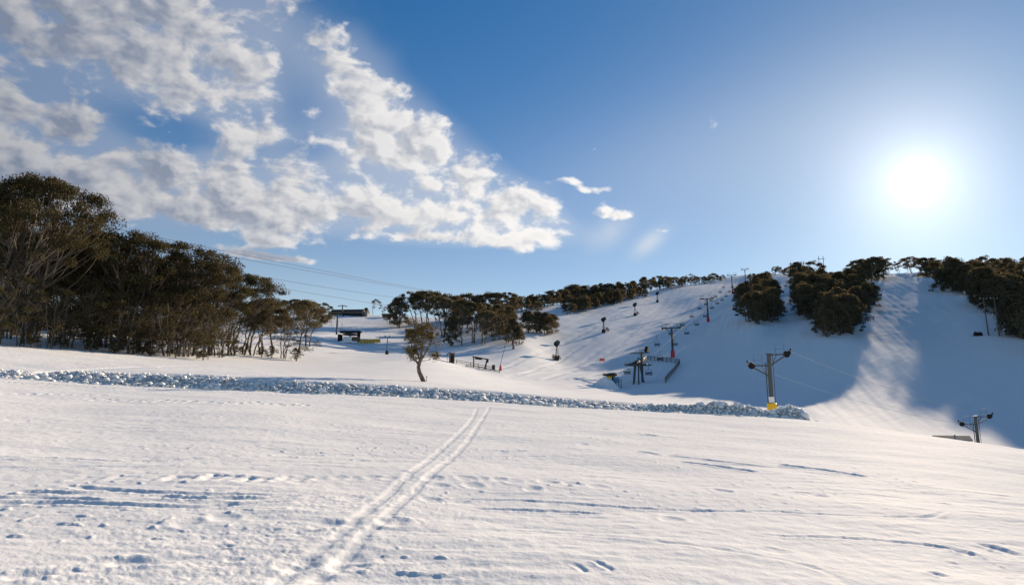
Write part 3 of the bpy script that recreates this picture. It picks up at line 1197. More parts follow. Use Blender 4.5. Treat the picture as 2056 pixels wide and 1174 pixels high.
def make_gum(seed, Rr=0.42, stems=3, cb=0.45, clumps=46, per=190, ll=0.020, lw=0.0075, csize=0.085, trunk_r=0.018, lean=0.12, fill=0.35, twigs=30, spread=0.10, sides=5):
    """snow gum of height 1: leaning stems, bare forked limbs, leaf pads on a domed crown"""
    r_ = np.random.default_rng(seed)
    k = TreeKit()
    ax = r_.normal(0, lean, 2)
    ends = []
    for s in range(stems):
        a = s * 2 * math.pi / stems + r_.uniform(-0.5, 0.5)
        b0 = np.array([math.cos(a), math.sin(a), 0]) * (0.03 if stems > 1 else 0.0) * r_.uniform(0.4, 1.4)
        top = np.array([math.cos(a) * spread * r_.uniform(0.5, 1.5) + ax[0], math.sin(a) * spread * r_.uniform(0.5, 1.5) + ax[1], r_.uniform(0.60, 0.80)])
        mid = b0 * 1.5 + np.array([r_.normal(0, 0.05), r_.normal(0, 0.05), top[2] * 0.5])
        pts = bez(b0 + np.array([0, 0, -0.05]), mid, top, 12)
        pts[1:-1, :2] += r_.normal(0, 0.008, (10, 2))
        tr = trunk_r * r_.uniform(0.6, 1.1) / (1 if stems < 3 else 1.15)
        k.limb(pts, tr, tr * 0.35, sides + 1)
        ends.append((pts, tr))
    zc = cb + (1 - cb) * 0.28
    cen, rad = [], []
    for c in range(clumps):
        a = r_.uniform(0, 2 * math.pi)
        low = r_.random() < fill
        rho = Rr * math.sqrt(r_.random())
        dome = math.sqrt(max(0, 1 - (rho / Rr) ** 2))
        if low:
            z = cb + (zc + (1 - zc) * dome - cb) * r_.random() * 0.85
        else:
            z = zc + (1 - zc - csize * 0.4) * dome * r_.uniform(0.86, 1.0)
        p = np.array([rho * math.cos(a) + ax[0], rho * math.sin(a) + ax[1], z])
        cs = csize * r_.uniform(0.6, 1.35)
        cen.append(p)
        rad.append(cs)
        pts, tr = ends[r_.integers(0, stems)]
        best = min(range(stems), key=lambda i: np.hypot(*(ends[i][0][-1][:2] - p[:2])) + r_.uniform(0, 0.1))
        pts, tr = ends[best]
        j = int(np.clip(np.searchsorted(pts[:, 2], p[2] * r_.uniform(0.45, 0.75)), 3, 11))
        a0 = pts[j]
        mid = a0 * 0.5 + p * 0.5 + np.array([0, 0, -0.05 + r_.normal(0, 0.03)])
        mid[:2] += r_.normal(0, 0.025, 2)
        k.limb(bez(a0, mid, p, 6), tr * r_.uniform(0.25, 0.45), tr * 0.08, 4)
    for t in range(twigs):                      # bare dead twigs low in the crown
        pts, tr = ends[r_.integers(0, stems)]
        j = r_.integers(2, 10)
        a0 = pts[j]
        a = r_.uniform(0, 2 * math.pi)
        l = r_.uniform(0.10, 0.30)
        p = a0 + np.array([math.cos(a) * l, math.sin(a) * l, l * r_.uniform(0.1, 0.9)])
        k.limb(bez(a0, (a0 + p) / 2 + r_.normal(0, 0.02, 3), p, 5), tr * 0.16, tr * 0.05, 3)
    v, f = leaf_cloud(r_, np.array(cen), np.array(rad), per, ll, lw)
    return k.mesh('gum_trunk'), np_mesh('gum_crown', v, f)


def make_bush(seed, per=75, clumps=84, ll=0.045, lw=0.022, Rr=0.40, csize=0.11, stems=5, cb=0.08):
    """leafy from the ground up, rounded, height 1"""
    r_ = np.random.default_rng(seed)
    k = TreeKit()
    cen, rad = [], []
    pl = []
    for s in range(stems):
        a = s * 2 * math.pi / stems + r_.uniform(-0.4, 0.4)
        top = np.array([math.cos(a) * 0.2, math.sin(a) * 0.2, r_.uniform(0.6, 0.85)])
        pts = bez(np.array([math.cos(a) * 0.03, math.sin(a) * 0.03, -0.05]), np.array([math.cos(a) * 0.06, math.sin(a) * 0.06, 0.4]), top, 8)
        k.limb(pts, 0.014, 0.004, 4)
        pl.append(pts)
    for c in range(clumps):
        a = r_.uniform(0, 2 * math.pi)
        z = cb + (0.97 - cb) * r_.random() ** 0.8
        prof = math.sin(math.pi * min(1, (0.12 + 0.88 * z)) ** 0.75) ** 0.6
        rho = Rr * prof * r_.random() ** 0.35 * r_.uniform(0.8, 1.12)
        p = np.array([rho * math.cos(a), rho * math.sin(a), z])
        cen.append(p)
        rad.append(csize * r_.uniform(0.6, 1.3))
        pts = pl[r_.integers(0, stems)]
        j = int(np.clip(np.searchsorted(pts[:, 2], z * 0.7), 1, 7))
        k.limb(bez(pts[j], (pts[j] + p) / 2 + [0, 0, 0.03], p, 4), 0.006, 0.002, 3)
    v, f = leaf_cloud(r_, np.array(cen), np.array(rad), per, ll, lw, 0.75, 0.3)
    return k.mesh('bush_trunk'), np_mesh('bush_crown', v, f)


def tmesh(pair, bark, leaf):
    pair[0].materials.append(M[bark])
    pair[1].materials.append(M[leaf])
    return pair


KIND = {}
for i in range(5):
    KIND['near%d' % i] = tmesh(make_gum(100 + i, 0.42 + 0.04 * (i % 3), 2 + i % 3, 0.42 + 0.05 * (i % 3), 64, 220, 0.019, 0.0080, 0.080, 0.018, 0.10, 0.40, 60), 'bark', 'leaf')
for i in range(3):   # lower storey of the grove: thin stems, leaf to near the ground
    KIND['under%d' % i] = tmesh(make_gum(130 + i, 0.40, 5, 0.16, 50, 75, 0.028, 0.010, 0.085, 0.014, 0.14, 0.65, 80, 0.20), 'bark', 'leaf')
for i in range(5):   # mid distance, umbrella crowns on bare stems
    KIND['mid%d' % i] = tmesh(make_gum(150 + i, 0.33 + 0.06 * (i % 3), 1 + i % 3, 0.42 + 0.04 * (i % 3), 36, 110, 0.042, 0.018, 0.095, 0.022, 0.08, 0.35, 18), 'bark_dark', 'leaf_far')
for i in range(4):
    KIND['far%d' % i] = tmesh(make_gum(170 + i, 0.40 + 0.05 * (i % 2), 2, 0.26, 34, 80, 0.060, 0.028, 0.11, 0.020, 0.07, 0.5, 10, sides=4), 'bark_dark', 'leaf_far')
for i in range(3):   # ragged, half bare ridge trees
    KIND['thin%d' % i] = tmesh(make_gum(190 + i, 0.26 + 0.05 * i, 1 + i % 2, 0.40, 16, 60, 0.050, 0.020, 0.075, 0.018, 0.10, 0.35, 34), 'bark_dark', 'leaf_far')
for i in range(4):
    KIND['bush%d' % i] = tmesh(make_bush(210 + i), 'bark_dark', 'leaf_far')
for i in range(2):
    KIND['sapling%d' % i] = tmesh(make_bush(230 + i, 40, 34, 0.07, 0.030, 0.45, 0.13, 6, 0.15), 'bark', 'leaf')


def top_height(p, px, top_py):
    fw = p.y
    return CAM_Z + ray(px, top_py)[2] * fw - p.z


TREES = 0


def tree(kind, p, H, label, group, wide=1.0, name='snow_gum', cat='tree', rz=None):
    global TREES
    TREES += 1
    o = empty(name, p, random.uniform(0, 6.28) if rz is None else rz)
    o.scale = (H * wide, H * wide, H)
    a = link('trunk', KIND[kind][0], None, o)
    b = link('crown', KIND[kind][1], None, o)
    tag(o, label, cat, group)
    return o


rnd = random.Random(3)
# --- left grove
tall = [(-95, 49, 345), (-12, 51, 350), (52, 54, 368), (-60, 60, 372), (20, 63, 388), (98, 59, 446), (180, 62, 470), (236, 63, 470), (292, 62, 464),
        (340, 66, 482), (384, 68, 506), (426, 71, 518), (462, 75, 542), (486, 79, 572)]
special = {
    0: 'huge gum whose trunk stands just outside the view at the left edge',
    3: 'tall gum directly behind the tallest crown at the left edge',
    4: 'tall gum filling the gap behind the two highest crowns of the left grove',
    5: 'shorter gum in the dip right of the high left-edge crowns',
    6: 'first gum of the level skyline right of the dip in the left grove',
    7: 'second gum of the level skyline right of the dip in the left grove',
    9: 'first gum down the sloping skyline right of the middle dome of the grove',
    10: 'second gum down the sloping skyline right of the middle dome of the grove',
    11: 'third gum down the sloping skyline right of the middle dome of the grove',
    1: 'tallest snow gum of the left grove, high domed crown at picture edge',
    2: 'tall snow gum whose crown drops to a notch right of the tallest crown',
    8: 'snow gum with the highest dome in the middle of the left grove',
    12: 'snow gum with small rounded crown near the low right end of the left grove',
    13: 'last and lowest gum at the right end of the left grove skyline',
}
G_LEFT = 'snow gums of the left grove'
for i, (px, fw, tp) in enumerate(tall):
    p = F(px, fw)
    tree('near%d' % (i % 5), p, top_height(p, px, tp), special.get(i) or 'tall brown-green snow gum in the dense grove left of the pistes', G_LEFT, 1.0 if px > 150 else 0.72, rz=i * 2.1)
for i, (px, fw, tp) in enumerate([(20, 75, 470), (120, 82, 490), (205, 86, 505), (300, 90, 520), (390, 94, 545), (-60, 78, 450), (450, 92, 575), (70, 92, 500), (250, 98, 530), (350, 102, 560)]):
    p = F(px, fw)
    tree('near%d' % ((i + 2) % 5), p, top_height(p, px, tp), 'shaded gum deep behind the front stems of the left grove, %s' % ('behind the highest crowns' if px < 130 else 'behind the level skyline' if px < 310 else 'behind the sloping right skyline'), G_LEFT, 1.05)
low = [(-20, 49, 560), (40, 51, 540), (95, 53, 560), (140, 56, 545), (178, 57, 560), (215, 58, 575), (255, 59, 560), (300, 60, 585), (335, 62, 570), (372, 64, 590), (405, 67, 600), (440, 70, 610),
       (10, 57, 500), (110, 60, 510), (200, 63, 530), (280, 65, 535), (360, 69, 560), (420, 74, 580), (60, 68, 520), (160, 70, 535), (240, 72, 545), (320, 76, 560)]
for i, (px, fw, tp) in enumerate(low):
    p = F(px + rnd.uniform(-8, 8), fw)
    tree('under%d' % (i % 3), p, top_height(p, px, tp), 'thin young gum %s of the grove, %s' % ('at the front edge' if i < 12 else 'inside the front edge', 'below the highest crowns' if px < 130 else 'below the dip and level skyline' if px < 270 else 'below the middle dome' if px < 345 else 'below the sloping right skyline'), 'young gums inside the left grove', rnd.uniform(0.85, 1.15))
for i, (px, fw) in enumerate([(395, 63), (352, 61), (408, 62), (225, 57), (120, 54), (300, 60), (470, 76), (545, 79), (490, 78), (595, 80), (525, 79), (445, 69), (60, 51), (180, 56), (268, 59)]):
    p = F(px, fw)
    tree('sapling%d' % (i % 2), p, rnd.uniform(0.7, 1.5), 'low scrubby sapling poking through snow at the foot of the grove', 'saplings along the grove edge', 1.2, 'sapling', 'sapling')
for i, (px, fw) in enumerate([(-10, 80), (50, 84), (110, 78), (165, 86), (215, 80), (265, 88), (315, 84), (365, 90), (410, 92), (90, 95), (190, 100), (290, 104)]):
    tree('bush%d' % (i % 4), F(px, fw), rnd.uniform(3.0, 4.5), 'dark bush in the shade at the back of the left grove', 'bushes behind the left grove', 1.5, 'bush', 'bush')
# fallen stems leaning at the grove edge
for i, (a, b) in enumerate([((268, 708), (345, 668)), ((300, 712), (352, 682)), ((285, 710), (318, 640))]):
    pa, pb = G(*a), A(b[0], b[1], 62)
    mb = MB()
    mid = (pa + pb) / 2 + Vector((0.1, 0, 0.15))
    mb.tube([pa - Vector((0, 0, 0.1)), mid, pb], [0.11, 0.09, 0.05], 6)
    mb.tube([mid, mid + Vector((0.6, 0.2, 0.7))], [0.05, 0.02], 5)
    o = mb.build('fallen_branch', 'bark', None, True)
    tag(o, ['long pale branch fallen against the left grove, lowest of three', 'short pale branch lying beside a longer fallen one at the grove edge', 'steep leaning dead stem at the front of the left grove'][i], 'branch', 'fallen branches at the grove edge')
# right end of the left grove
for i, (px, fw, tp, kd, lb, w) in enumerate([
        (505, 80, 600, 'mid1', 'flat-topped gum with forked bare stem beside the bushy tree', 1.0),
        (526, 83, 602, 'mid2', 'slim gum with spreading bare limbs left of the bushy tree', 1.0),
        (570, 81, 604, 'under1', 'bushy gum leafy nearly to the snow, alone at the grove end', 0.95),
        (548, 92, 600, 'mid3', 'gum crown rising directly behind the bushy gum at the grove end', 1.1),
        (598, 98, 600, 'mid0', 'gum with round dark crown right behind the bushy gum', 1.1),
        (618, 118, 612, 'mid4', 'small dark-crowned gum furthest right at the end of the grove', 1.1),
        (636, 200, 606, 'mid2', 'little umbrella gum on the skyline just left of the long dark lodge', 1.3),
        (610, 215, 604, 'mid1', 'distant gum on the skyline behind the end of the left grove', 1.3),
        (585, 210, 600, 'mid0', 'distant gum on the skyline behind the bushy gum', 1.3),
        (560, 220, 602, 'mid3', 'distant round gum half hidden behind the grove end', 1.3)]):
    p = F(px, fw)
    tree(kd, p, top_height(p, px, tp), lb, G_LEFT, w)

# --- the lone crooked gum in front of the pistes
def lone_gum():
    p = G(850, 766)
    r_ = np.random.default_rng(77)
    H = top_height(p, 850, 652)
    s = H / 110.0                                       # metres per photograph pixel here
    k = TreeKit()
    pix = lambda x, y, dy=0.0: np.array([(x - 850) * s, dy, (766 - y) * s])
    trunk = np.array([pix(852, 770), pix(848, 760), pix(842, 748), pix(840, 738), pix(843, 725)])
    k.limb(trunk, 0.20, 0.13, 8)
    cen, rad = [], []
    forks = [((843, 726), (836, 708), (826, 680)), ((843, 726), (848, 706), (846, 664)), ((843, 726), (856, 710), (868, 682)), ((841, 734), (832, 722), (824, 712))]
    tips = []
    for a, b, c in forks:
        dy = r_.uniform(-0.6, 0.6)
        pts = bez(pix(*a), pix(*b) + np.array([0, dy * 0.5, 0]), pix(c[0], c[1], dy), 9)
        k.limb(pts, 0.10, 0.03, 6)
        tips.append(pts)
    for c in range(62):
        x = r_.normal(848, 15)
        y = r_.uniform(656, 722)
        if y > 705 and abs(x - 850) < 12:
            x += 22 * (1 if x > 850 else -1)
        lim_ = 30 * math.sqrt(max(0.05, 1 - ((y - 690) / 42.0) ** 2))
        x = 848 + np.clip(x - 848, -lim_, lim_)
        q = pix(x, y, r_.normal(0, 0.9))
        cen.append(q)
        rad.append(r_.uniform(0.18, 0.46))
        pts = tips[r_.integers(0, 4)]
        j = int(np.clip(np.searchsorted(pts[:, 2], q[2] * 0.8), 1, 8))
        k.limb(bez(pts[j], (pts[j] + q) / 2 + r_.normal(0, 0.1, 3), q, 5), 0.03, 0.008, 4)
    for t in range(46):                                 # sprays of bare twigs reaching out sideways
        sgn = r_.choice([-1, 1])
        y0 = r_.uniform(672, 715)
        a0 = pix(848 + sgn * 10, y0)
        e = pix(848 + sgn * r_.uniform(28, 46), y0 + r_.uniform(-12, 26), r_.normal(0, 0.7))
        k.limb(bez(a0, (a0 + e) / 2 + np.array([0, 0, 0.3]), e, 6), 0.018, 0.006, 3)
    v, f = leaf_cloud(r_, np.array(cen), np.array(rad), 92, 0.14, 0.052, 0.8, 0.5)
    o = empty('snow_gum', p)
    link('trunk', k.mesh('lone_trunk'), M['bark_dark'], o)
    link('crown', np_mesh('lone_crown', v, f), M['leaf_gold'], o)
    tag(o, 'lone crooked snow gum with bent trunk standing just behind the snow bank', 'tree')
    st = MB()
    b = G(856, 765)
    st.tube([b - Vector((0, 0, .1)), b + Vector((0.02, 0, 0.42))], 0.025, 6)
    st.box(b + Vector((0.02, 0, 0.36)), (0.07, 0.03, 0.12))
    tag(st.build('marker_stake', 'wood'), 'short dark marker stake beside the trunk of the lone crooked gum', 'stake')


lone_gum()

# --- grove in the middle distance
MIDSEEN = {}
mid = [
    (800, 658, 598, 'bush0', 1.0, 'dense dark rounded gum at the left end of the middle grove'),
    (792, 652, 606, 'mid0', 1.0, 'slim gum tucked against the dense rounded gum of the middle grove'),
    (833, 652, 586, 'mid1', 1.1, None), (848, 650, 584, 'mid3', 1.0, None), (862, 655, 583, 'mid2', 1.1, None), (876, 648, 585, 'mid0', 1.0, None),
    (888, 677, 590, 'mid4', 1.0, None), (905, 695, 636, 'bush1', 0.75, 'narrow leafy column of a gum standing in shade before the middle grove'),
    (912, 680, 590, 'mid1', 1.0, None), (928, 692, 600, 'mid0', 0.9, None), (938, 660, 586, 'mid3', 1.2, None), (950, 689, 606, 'mid2', 0.9, None),
    (960, 660, 588, 'mid1', 1.1, None), (972, 692, 622, 'mid4', 1.0, None), (985, 660, 584, 'mid0', 1.1, None), (990, 684, 616, 'under0', 1.0, None),
    (1003, 682, 618, 'under1', 1.0, None), (1010, 655, 586, 'mid2', 1.1, None), (1018, 688, 620, 'under2', 0.9, None), (1030, 690, 640, 'bush2', 0.9, None),
    (1042, 692, 655, 'bush3', 0.9, 'low leafy gum at the right foot of the middle grove beside the lift ramp'),
    (1000, 672, 612, 'bush1', 1.0, None), (975, 672, 610, 'bush0', 0.9, None), (925, 672, 600, 'bush3', 0.8, None), (1022, 672, 615, 'bush2', 0.9, None),
]
for i, (px, py, tp, kd, w, lb) in enumerate(mid):
    p = G(px, py, 90)
    part_ = 'left third' if px < 880 else ('middle third' if px < 965 else 'right third')
    row_ = 'on the skyline' if py < 662 else ('in the second row' if py < 680 else 'in the front row')
    if lb is None:
        lb = 'dark umbrella-crowned gum %s of the middle grove, %s' % (row_, part_)
        MIDSEEN[lb] = MIDSEEN.get(lb, 0) + 1
        lb = lb + ['', ', second crown along', ', third crown along', ', fourth crown along', ', fifth crown along'][MIDSEEN[lb] - 1]
    tree(kd, p, top_height(p, px, tp), lb, 'snow gums of the middle grove', w)
for i, (px, py, tp, kd, lb) in enumerate([
        (750, 632, 600, 'thin0', 'spindly lone gum on the skyline right of the long lodge'),
        (770, 635, 612, 'thin1', 'stunted ragged gum on the skyline beside the small dark shed roof'),
        (1060, 668, 625, 'bush2', 'flat bushy gum clump tree at the left of the piste-side thicket'),
        (1078, 668, 626, 'bush0', 'round bushy gum in the middle of the piste-side thicket'),
        (1095, 672, 628, 'bush1', 'round bushy gum at the lower side of the piste-side thicket'),
        (1108, 668, 630, 'bush3', 'round bushy gum at the right end of the piste-side thicket'),
        (1080, 640, 605, 'mid1', 'gum on the upper snowfield directly above the piste-side thicket')]):
    p = G(px, py, 90)
    tree(kd, p, top_height(p, px, tp), lb, 'snow gums beside the left piste', 1.2)

# --- skyline trees of the left piste
sky_line = [(925, 636), (1000, 629), (1060, 619), (1100, 612), (1160, 603), (1200, 597), (1250, 589), (1300, 581), (1350, 573), (1400, 566), (1452, 559)]
xs, ys = zip(*sky_line)
px = 1012.0
i = 0
while px < 1458:
    py = float(np.interp(px, xs, ys)) + rnd.uniform(1.0, 6.0)
    hpx = rnd.uniform(17, 30) * float(np.interp(px, [1000, 1200, 1350, 1460], [1.25, 1.15, 0.9, 0.5]))
    p = G(px, py, 150)
    kd = rnd.choice(['far0', 'far1', 'far2', 'far3', 'bush0', 'bush2', 'mid0', 'thin0', 'thin2', 'bush1'])
    tree(kd, p, top_height(p, px, py - hpx), 'dark gum in the left piste skyline row, %s' % ('over the piste-side thicket' if px < 1100 else 'left of the second snow gun' if px < 1205 else 'between the second and third snow guns' if px < 1275 else 'between the third and highest snow guns' if px < 1322 else 'right of the highest snow gun'), 'skyline gums above the left piste', rnd.uniform(1.0, 1.5))
    px += rnd.uniform(4.5, 8.0)
    i += 1
for (x0, y0, x1, y1, n) in [(1138, 632, 1240, 606, 22), (1190, 612, 1300, 594, 14)]:
    for k in range(n):
        t = (k + rnd.random()) / n
        px, py = x0 + (x1 - x0) * t, y0 + (y1 - y0) * t + rnd.uniform(-4, 3)
        p = G(px, py, 150)
        tree(rnd.choice(['bush0', 'bush1', 'bush3', 'far0', 'far2']), p, rnd.uniform(3.6, 6.0), 'bushy gum in the thicket strip between upper snowfield and left piste', 'thicket strip gums', rnd.uniform(1.0, 1.4))
p = G(1350, 584, 150)
tree('thin1', p, top_height(p, 1350, 556), 'single ragged gum standing out on the snow near the top snow gun', None, 1.2)


# --- clumps on the right-hand slope
def inside(poly, x, y):
    c = False
    for (x0, y0), (x1, y1) in zip(poly, poly[1:] + poly[:1]):
        if (y0 > y) != (y1 > y) and x < (x1 - x0) * (y - y0) / (y1 - y0) + x0:
            c = not c
    return c


def fill(poly, n, hlo, hhi, label, group, kinds, gap=1.0, wide=(0.95, 1.25)):
    pts = []
    xs_, ys_ = [p[0] for p in poly], [p[1] for p in poly]
    tries = 0
    while len(pts) < n and tries < 9000:
        tries += 1
        x, y = rnd.uniform(min(xs_), max(xs_)), rnd.uniform(min(ys_), max(ys_))
        if not inside(poly, x, y):
            continue
        p = G(x, y, 90)
        if any((p - q).length < gap * (1.6 + 0.002 * p.y) for q in pts):
            continue
        pts.append(p)
        fy, fx = (y - min(ys_)) / (max(ys_) - min(ys_)), (x - min(xs_)) / (max(xs_) - min(xs_))
        where = ('upper' if fy < 0.36 else 'middle' if fy < 0.68 else 'lower') + (' left' if fx < 0.34 else ' centre' if fx < 0.67 else ' right')
        tree(rnd.choice(kinds), p, rnd.uniform(hlo, hhi), label % where, group, rnd.uniform(*wide))


fill([(1486, 622), (1498, 640), (1508, 654), (1535, 660), (1562, 657), (1562, 610), (1552, 580), (1545, 562), (1512, 566), (1500, 590)], 30, 6.0, 8.5,
     'dark gum in the %s part of the narrow clump beside the upper chairlift towers', 'gums of the narrow clump', ['bush0', 'bush1', 'bush2', 'bush3', 'far0', 'far2'], 1.3)
fill([(1606, 600), (1612, 630), (1628, 655), (1650, 680), (1700, 681), (1722, 662), (1738, 640), (1746, 605), (1736, 566), (1690, 560), (1600, 562), (1590, 580)], 72, 6.5, 9.5,
     'dark gum in the %s part of the broad clump on the right slope', 'gums of the broad clump', ['bush0', 'bush1', 'bush2', 'bush3', 'far0', 'far1', 'bush1', 'bush3'], 1.2)
fill([(1882, 572), (1905, 600), (1950, 622), (1990, 640), (2030, 660), (2056, 690), (2110, 730), (2150, 700), (2150, 560), (2000, 556), (1900, 556)], 66, 7.5, 11.5,
     'dark gum in the %s part of the forest edge at the far right', 'gums of the right forest edge', ['bush0', 'bush1', 'bush2', 'bush3', 'far0', 'far1', 'far2', 'far3', 'mid0'], 1.5)
for px, py, tp, kd in [(1556, 552, 534, 'far0'), (1566, 552, 538, 'thin1'), (1576, 553, 540, 'far2'), (1585, 556, 535, 'far1'), (1594, 557, 532, 'thin0')]:
    p = G(px, py, 200)
    tree(kd, p, top_height(p, px, tp), 'small gum on the hilltop between the two dark clumps', 'hilltop gums between the clumps', 1.4)
for k, (px, py, tp, kd) in enumerate([(1726, 560, 522, 'mid0'), (1736, 560, 518, 'mid1'), (1748, 566, 516, 'mid3'), (1757, 560, 517, 'mid2'), (1766, 559, 520, 'mid4'), (1775, 560, 524, 'mid1'),
                            (1731, 563, 532, 'bush3'), (1743, 562, 528, 'bush0'), (1762, 563, 532, 'bush1'),
                            (1858, 554, 516, 'mid1'), (1866, 553, 518, 'mid2'), (1873, 553, 522, 'mid0'), 
                            (1864, 557, 526, 'bush2'), (1872, 556, 528, 'bush1'), (1884, 553, 536, 'far1'), (1893, 554, 532, 'mid4')]):
    p = G(px, py, 200)
    tree(kd, p, top_height(p, px, tp), 'umbrella gum on the hilltop skyline below the sun, %s the bright snow gap' % ('left of' if px < 1800 else 'right of'), 'hilltop gums below the sun', 1.45)
for px, tp, kd in [(1786, 526, 'thin0'), (1803, 524, 'thin2'), (1822, 524, 'thin1'), (1838, 519, 'thin0'), (1850, 515, 'mid2')]:
    p = F(px, 362)
    tree(kd, p, top_height(p, px, tp), 'gum just beyond the hilltop crest, its crown alone showing left of the sun', 'gums beyond the hilltop crest', 1.2)
# ------------------------------------------------------------------ chairlift up the right-hand slope
LIFT_LAT = 2.1


def line_rz(a, b):
    """rotation that turns local +Y along a -> b"""
    return math.atan2(-(b.x - a.x), b.y - a.y)


T_PX = [(1351, 717), (1422, 646), (1471, 590), (1497, 568)]
TB = [G(*t, 100) for t in T_PX]
ST = G(1278, 771, 90)
LIFT_RZ = line_rz(ST, TB[3])
LDIR = Vector((-math.sin(LIFT_RZ), math.cos(LIFT_RZ), 0))
LSIDE = Vector((LDIR.y, -LDIR.x, 0))
ROPE_H = 6.9


def lift_tower(base, label, hgt=ROPE_H):
    o = empty('lift_tower', base, LIFT_RZ)
    MB().tube([(0, 0, -0.5), (0, 0, hgt * 0.5), (0, 0, hgt)], [0.32, 0.27, 0.22], 12).build('pole', 'galv', o, True)
    MB().tube([(0, 0, -0.2), (0, 0, 0.9), (0, 0, 1.6), (0, 0, 1.85)], [0.48, 0.52, 0.42, 0.34], 10).build('safety_pad', 'red', o, True)
    MB().beam((-2.5, 0, hgt + 0.1), (2.5, 0, hgt + 0.1), 0.22, 0.28).build('crossarm', 'steel', o)
    for s in (-1, 1):
        MB().beam((s * 0.2, 0, hgt - 1.0), (s * 1.5, 0, hgt), 0.10).build('brace', 'steel', o)
        mb = MB()
        mb.beam((s * LIFT_LAT, -1.3, hgt - 0.12), (s * LIFT_LAT, 1.3, hgt - 0.12), 0.14, 0.2)
        sh = mb.build('sheave_train', 'black', o)
        w = MB()
        for k in range(6):
            w.disc((s * LIFT_LAT, -1.2 + k * 0.48, hgt - 0.20), (1, 0, 0), 0.19, 0.09, 10)
        w.build('sheave', 'black', sh)
        # walkway and lifting frame above the arm
        fr = MB()
        fr.tube([(s * 1.3, 0, hgt + 0.2), (s * 1.3, 0, hgt + 1.15)], 0.045, 5).tube([(s * 2.4, 0, hgt + 0.2), (s * 2.4, 0, hgt + 1.15)], 0.045, 5)
        fr.tube([(s * 0.5, 0, hgt + 1.15), (s * 2.5, 0, hgt + 1.15)], 0.05, 5)
        fr.build('lifting_frame', 'steel', o)
        ct = MB()
        ct.box((s * 1.9, 0, hgt + 0.30), (1.2, 0.6, 0.05))
        ct.build('catwalk', 'galv', o)
    lad = MB()
    for s in (-0.18, 0.18):
        lad.tube([(s, -0.42, 2.0), (s, -0.36, hgt)], 0.025, 4)
    for k in range(14):
        lad.tube([(-0.18, -0.41, 2.1 + k * 0.34), (0.18, -0.41, 2.1 + k * 0.34)], 0.018, 4)
    lad.build('ladder', 'steel', o)
    tag(o, label, 'lift tower', 'red-padded chairlift towers')
    return o


TH = [top_height(b_, t_[0], y_) for b_, t_, y_ in zip(TB, T_PX, (659, 600, 553, 541))]
lift_tower(TB[0], 'red-padded chairlift tower, the largest one, just above the lower station', TH[0])
lift_tower(TB[1], 'second red-padded chairlift tower up the slope from the station', TH[1])
lift_tower(TB[2], 'third chairlift tower up, small, near the skyline left of the narrow clump', TH[2])
lift_tower(TB[3], 'fourth and smallest chairlift tower, at the hill top beside the narrow clump', TH[3])

# rope supports, from the station wheel upward
ST_H = 3.6
SUP = [(ST + LDIR * 0.2, ST_H), (ST + LDIR * 4.6, 5.6)] + [(b, h_ - 0.35) for b, h_ in zip(TB, TH)] + [(G(1535, 550, 200) + LDIR * 20, 5.0)]


def rope_pts(side, n=10):
    out = []
    for (a, ha), (b, hb) in zip(SUP[:-1], SUP[1:]):
        pa = a + LSIDE * side * LIFT_LAT + Vector((0, 0, ha))
        pb = b + LSIDE * side * LIFT_LAT + Vector((0, 0, hb))
        L = (pb - pa).length
        for k in range(n):
            t = k / n
            p = pa.lerp(pb, t)
            p.z -= 4 * (0.0011 * L * L / 8 * 1.0) * t * (1 - t) * 0.9
            out.append(p)
    out.append(pb)
    return out


ROPES = {}
for s in (-1, 1):
    ROPES[s] = rope_pts(s)
    o = MB().tube(ROPES[s], 0.018, 5).build('haul_rope', 'cable', None, True)
    tag(o, 'dark haul rope of the chairlift, %s' % ('on the side nearer the snow guns' if s < 0 else 'on the side nearer the dark tree clumps'), 'rope', 'chairlift haul ropes')


def make_chair():
    o = empty('lift_chair', (0, 0, 0), LIFT_RZ)
    h = MB()
    h.tube([(0, 0, 0.05), (0, 0.06, -0.5), (0, 0.10, -1.1), (0, -0.02, -1.35)], 0.04, 6)
    h.box((0, 0, 0.0), (0.12, 0.35, 0.16))
    h.build('hanger', 'steel', o)
    f = MB()
    w = 0.62
    f.tube([(-w, -0.05, -2.35), (-w, -0.12, -1.75), (-w * 0.9, -0.06, -1.42), (0, -0.02, -1.35), (w * 0.9, -0.06, -1.42), (w, -0.12, -1.75), (w, -0.05, -2.35)], 0.035, 6)
    f.tube([(-w, -0.05, -2.35), (-w, 0.42, -2.35)], 0.035, 6).tube([(w, -0.05, -2.35), (w, 0.42, -2.35)], 0.035, 6)
    f.build('frame', 'steel', o)
    st = MB()
    for k in range(5):
        st.box((0, 0.0 + k * 0.11, -2.33), (2 * w - 0.06, 0.085, 0.05))
    st.build('seat', 'black', o)
    bk = MB()
    for k in range(3):
        bk.box((0, -0.09 - k * 0.012, -2.18 + k * 0.15), (2 * w - 0.06, 0.035, 0.11))
    bk.build('backrest', 'black', o)
    MB().tube([(-w * 0.85, 0.42, -1.95), (w * 0.85, 0.42, -1.95)], 0.025, 5).build('safety_bar', 'steel', o)
    tag(o, 'empty double chair hanging on the chairlift above the shaded snow', 'chair', 'chairs of the main chairlift')
    remember(o)
    return o


def along(pts, dist):
    for a, b in zip(pts[:-1], pts[1:]):
        L = (b - a).length
        if dist <= L:
            return a.lerp(b, dist / L)
        dist -= L
    return None


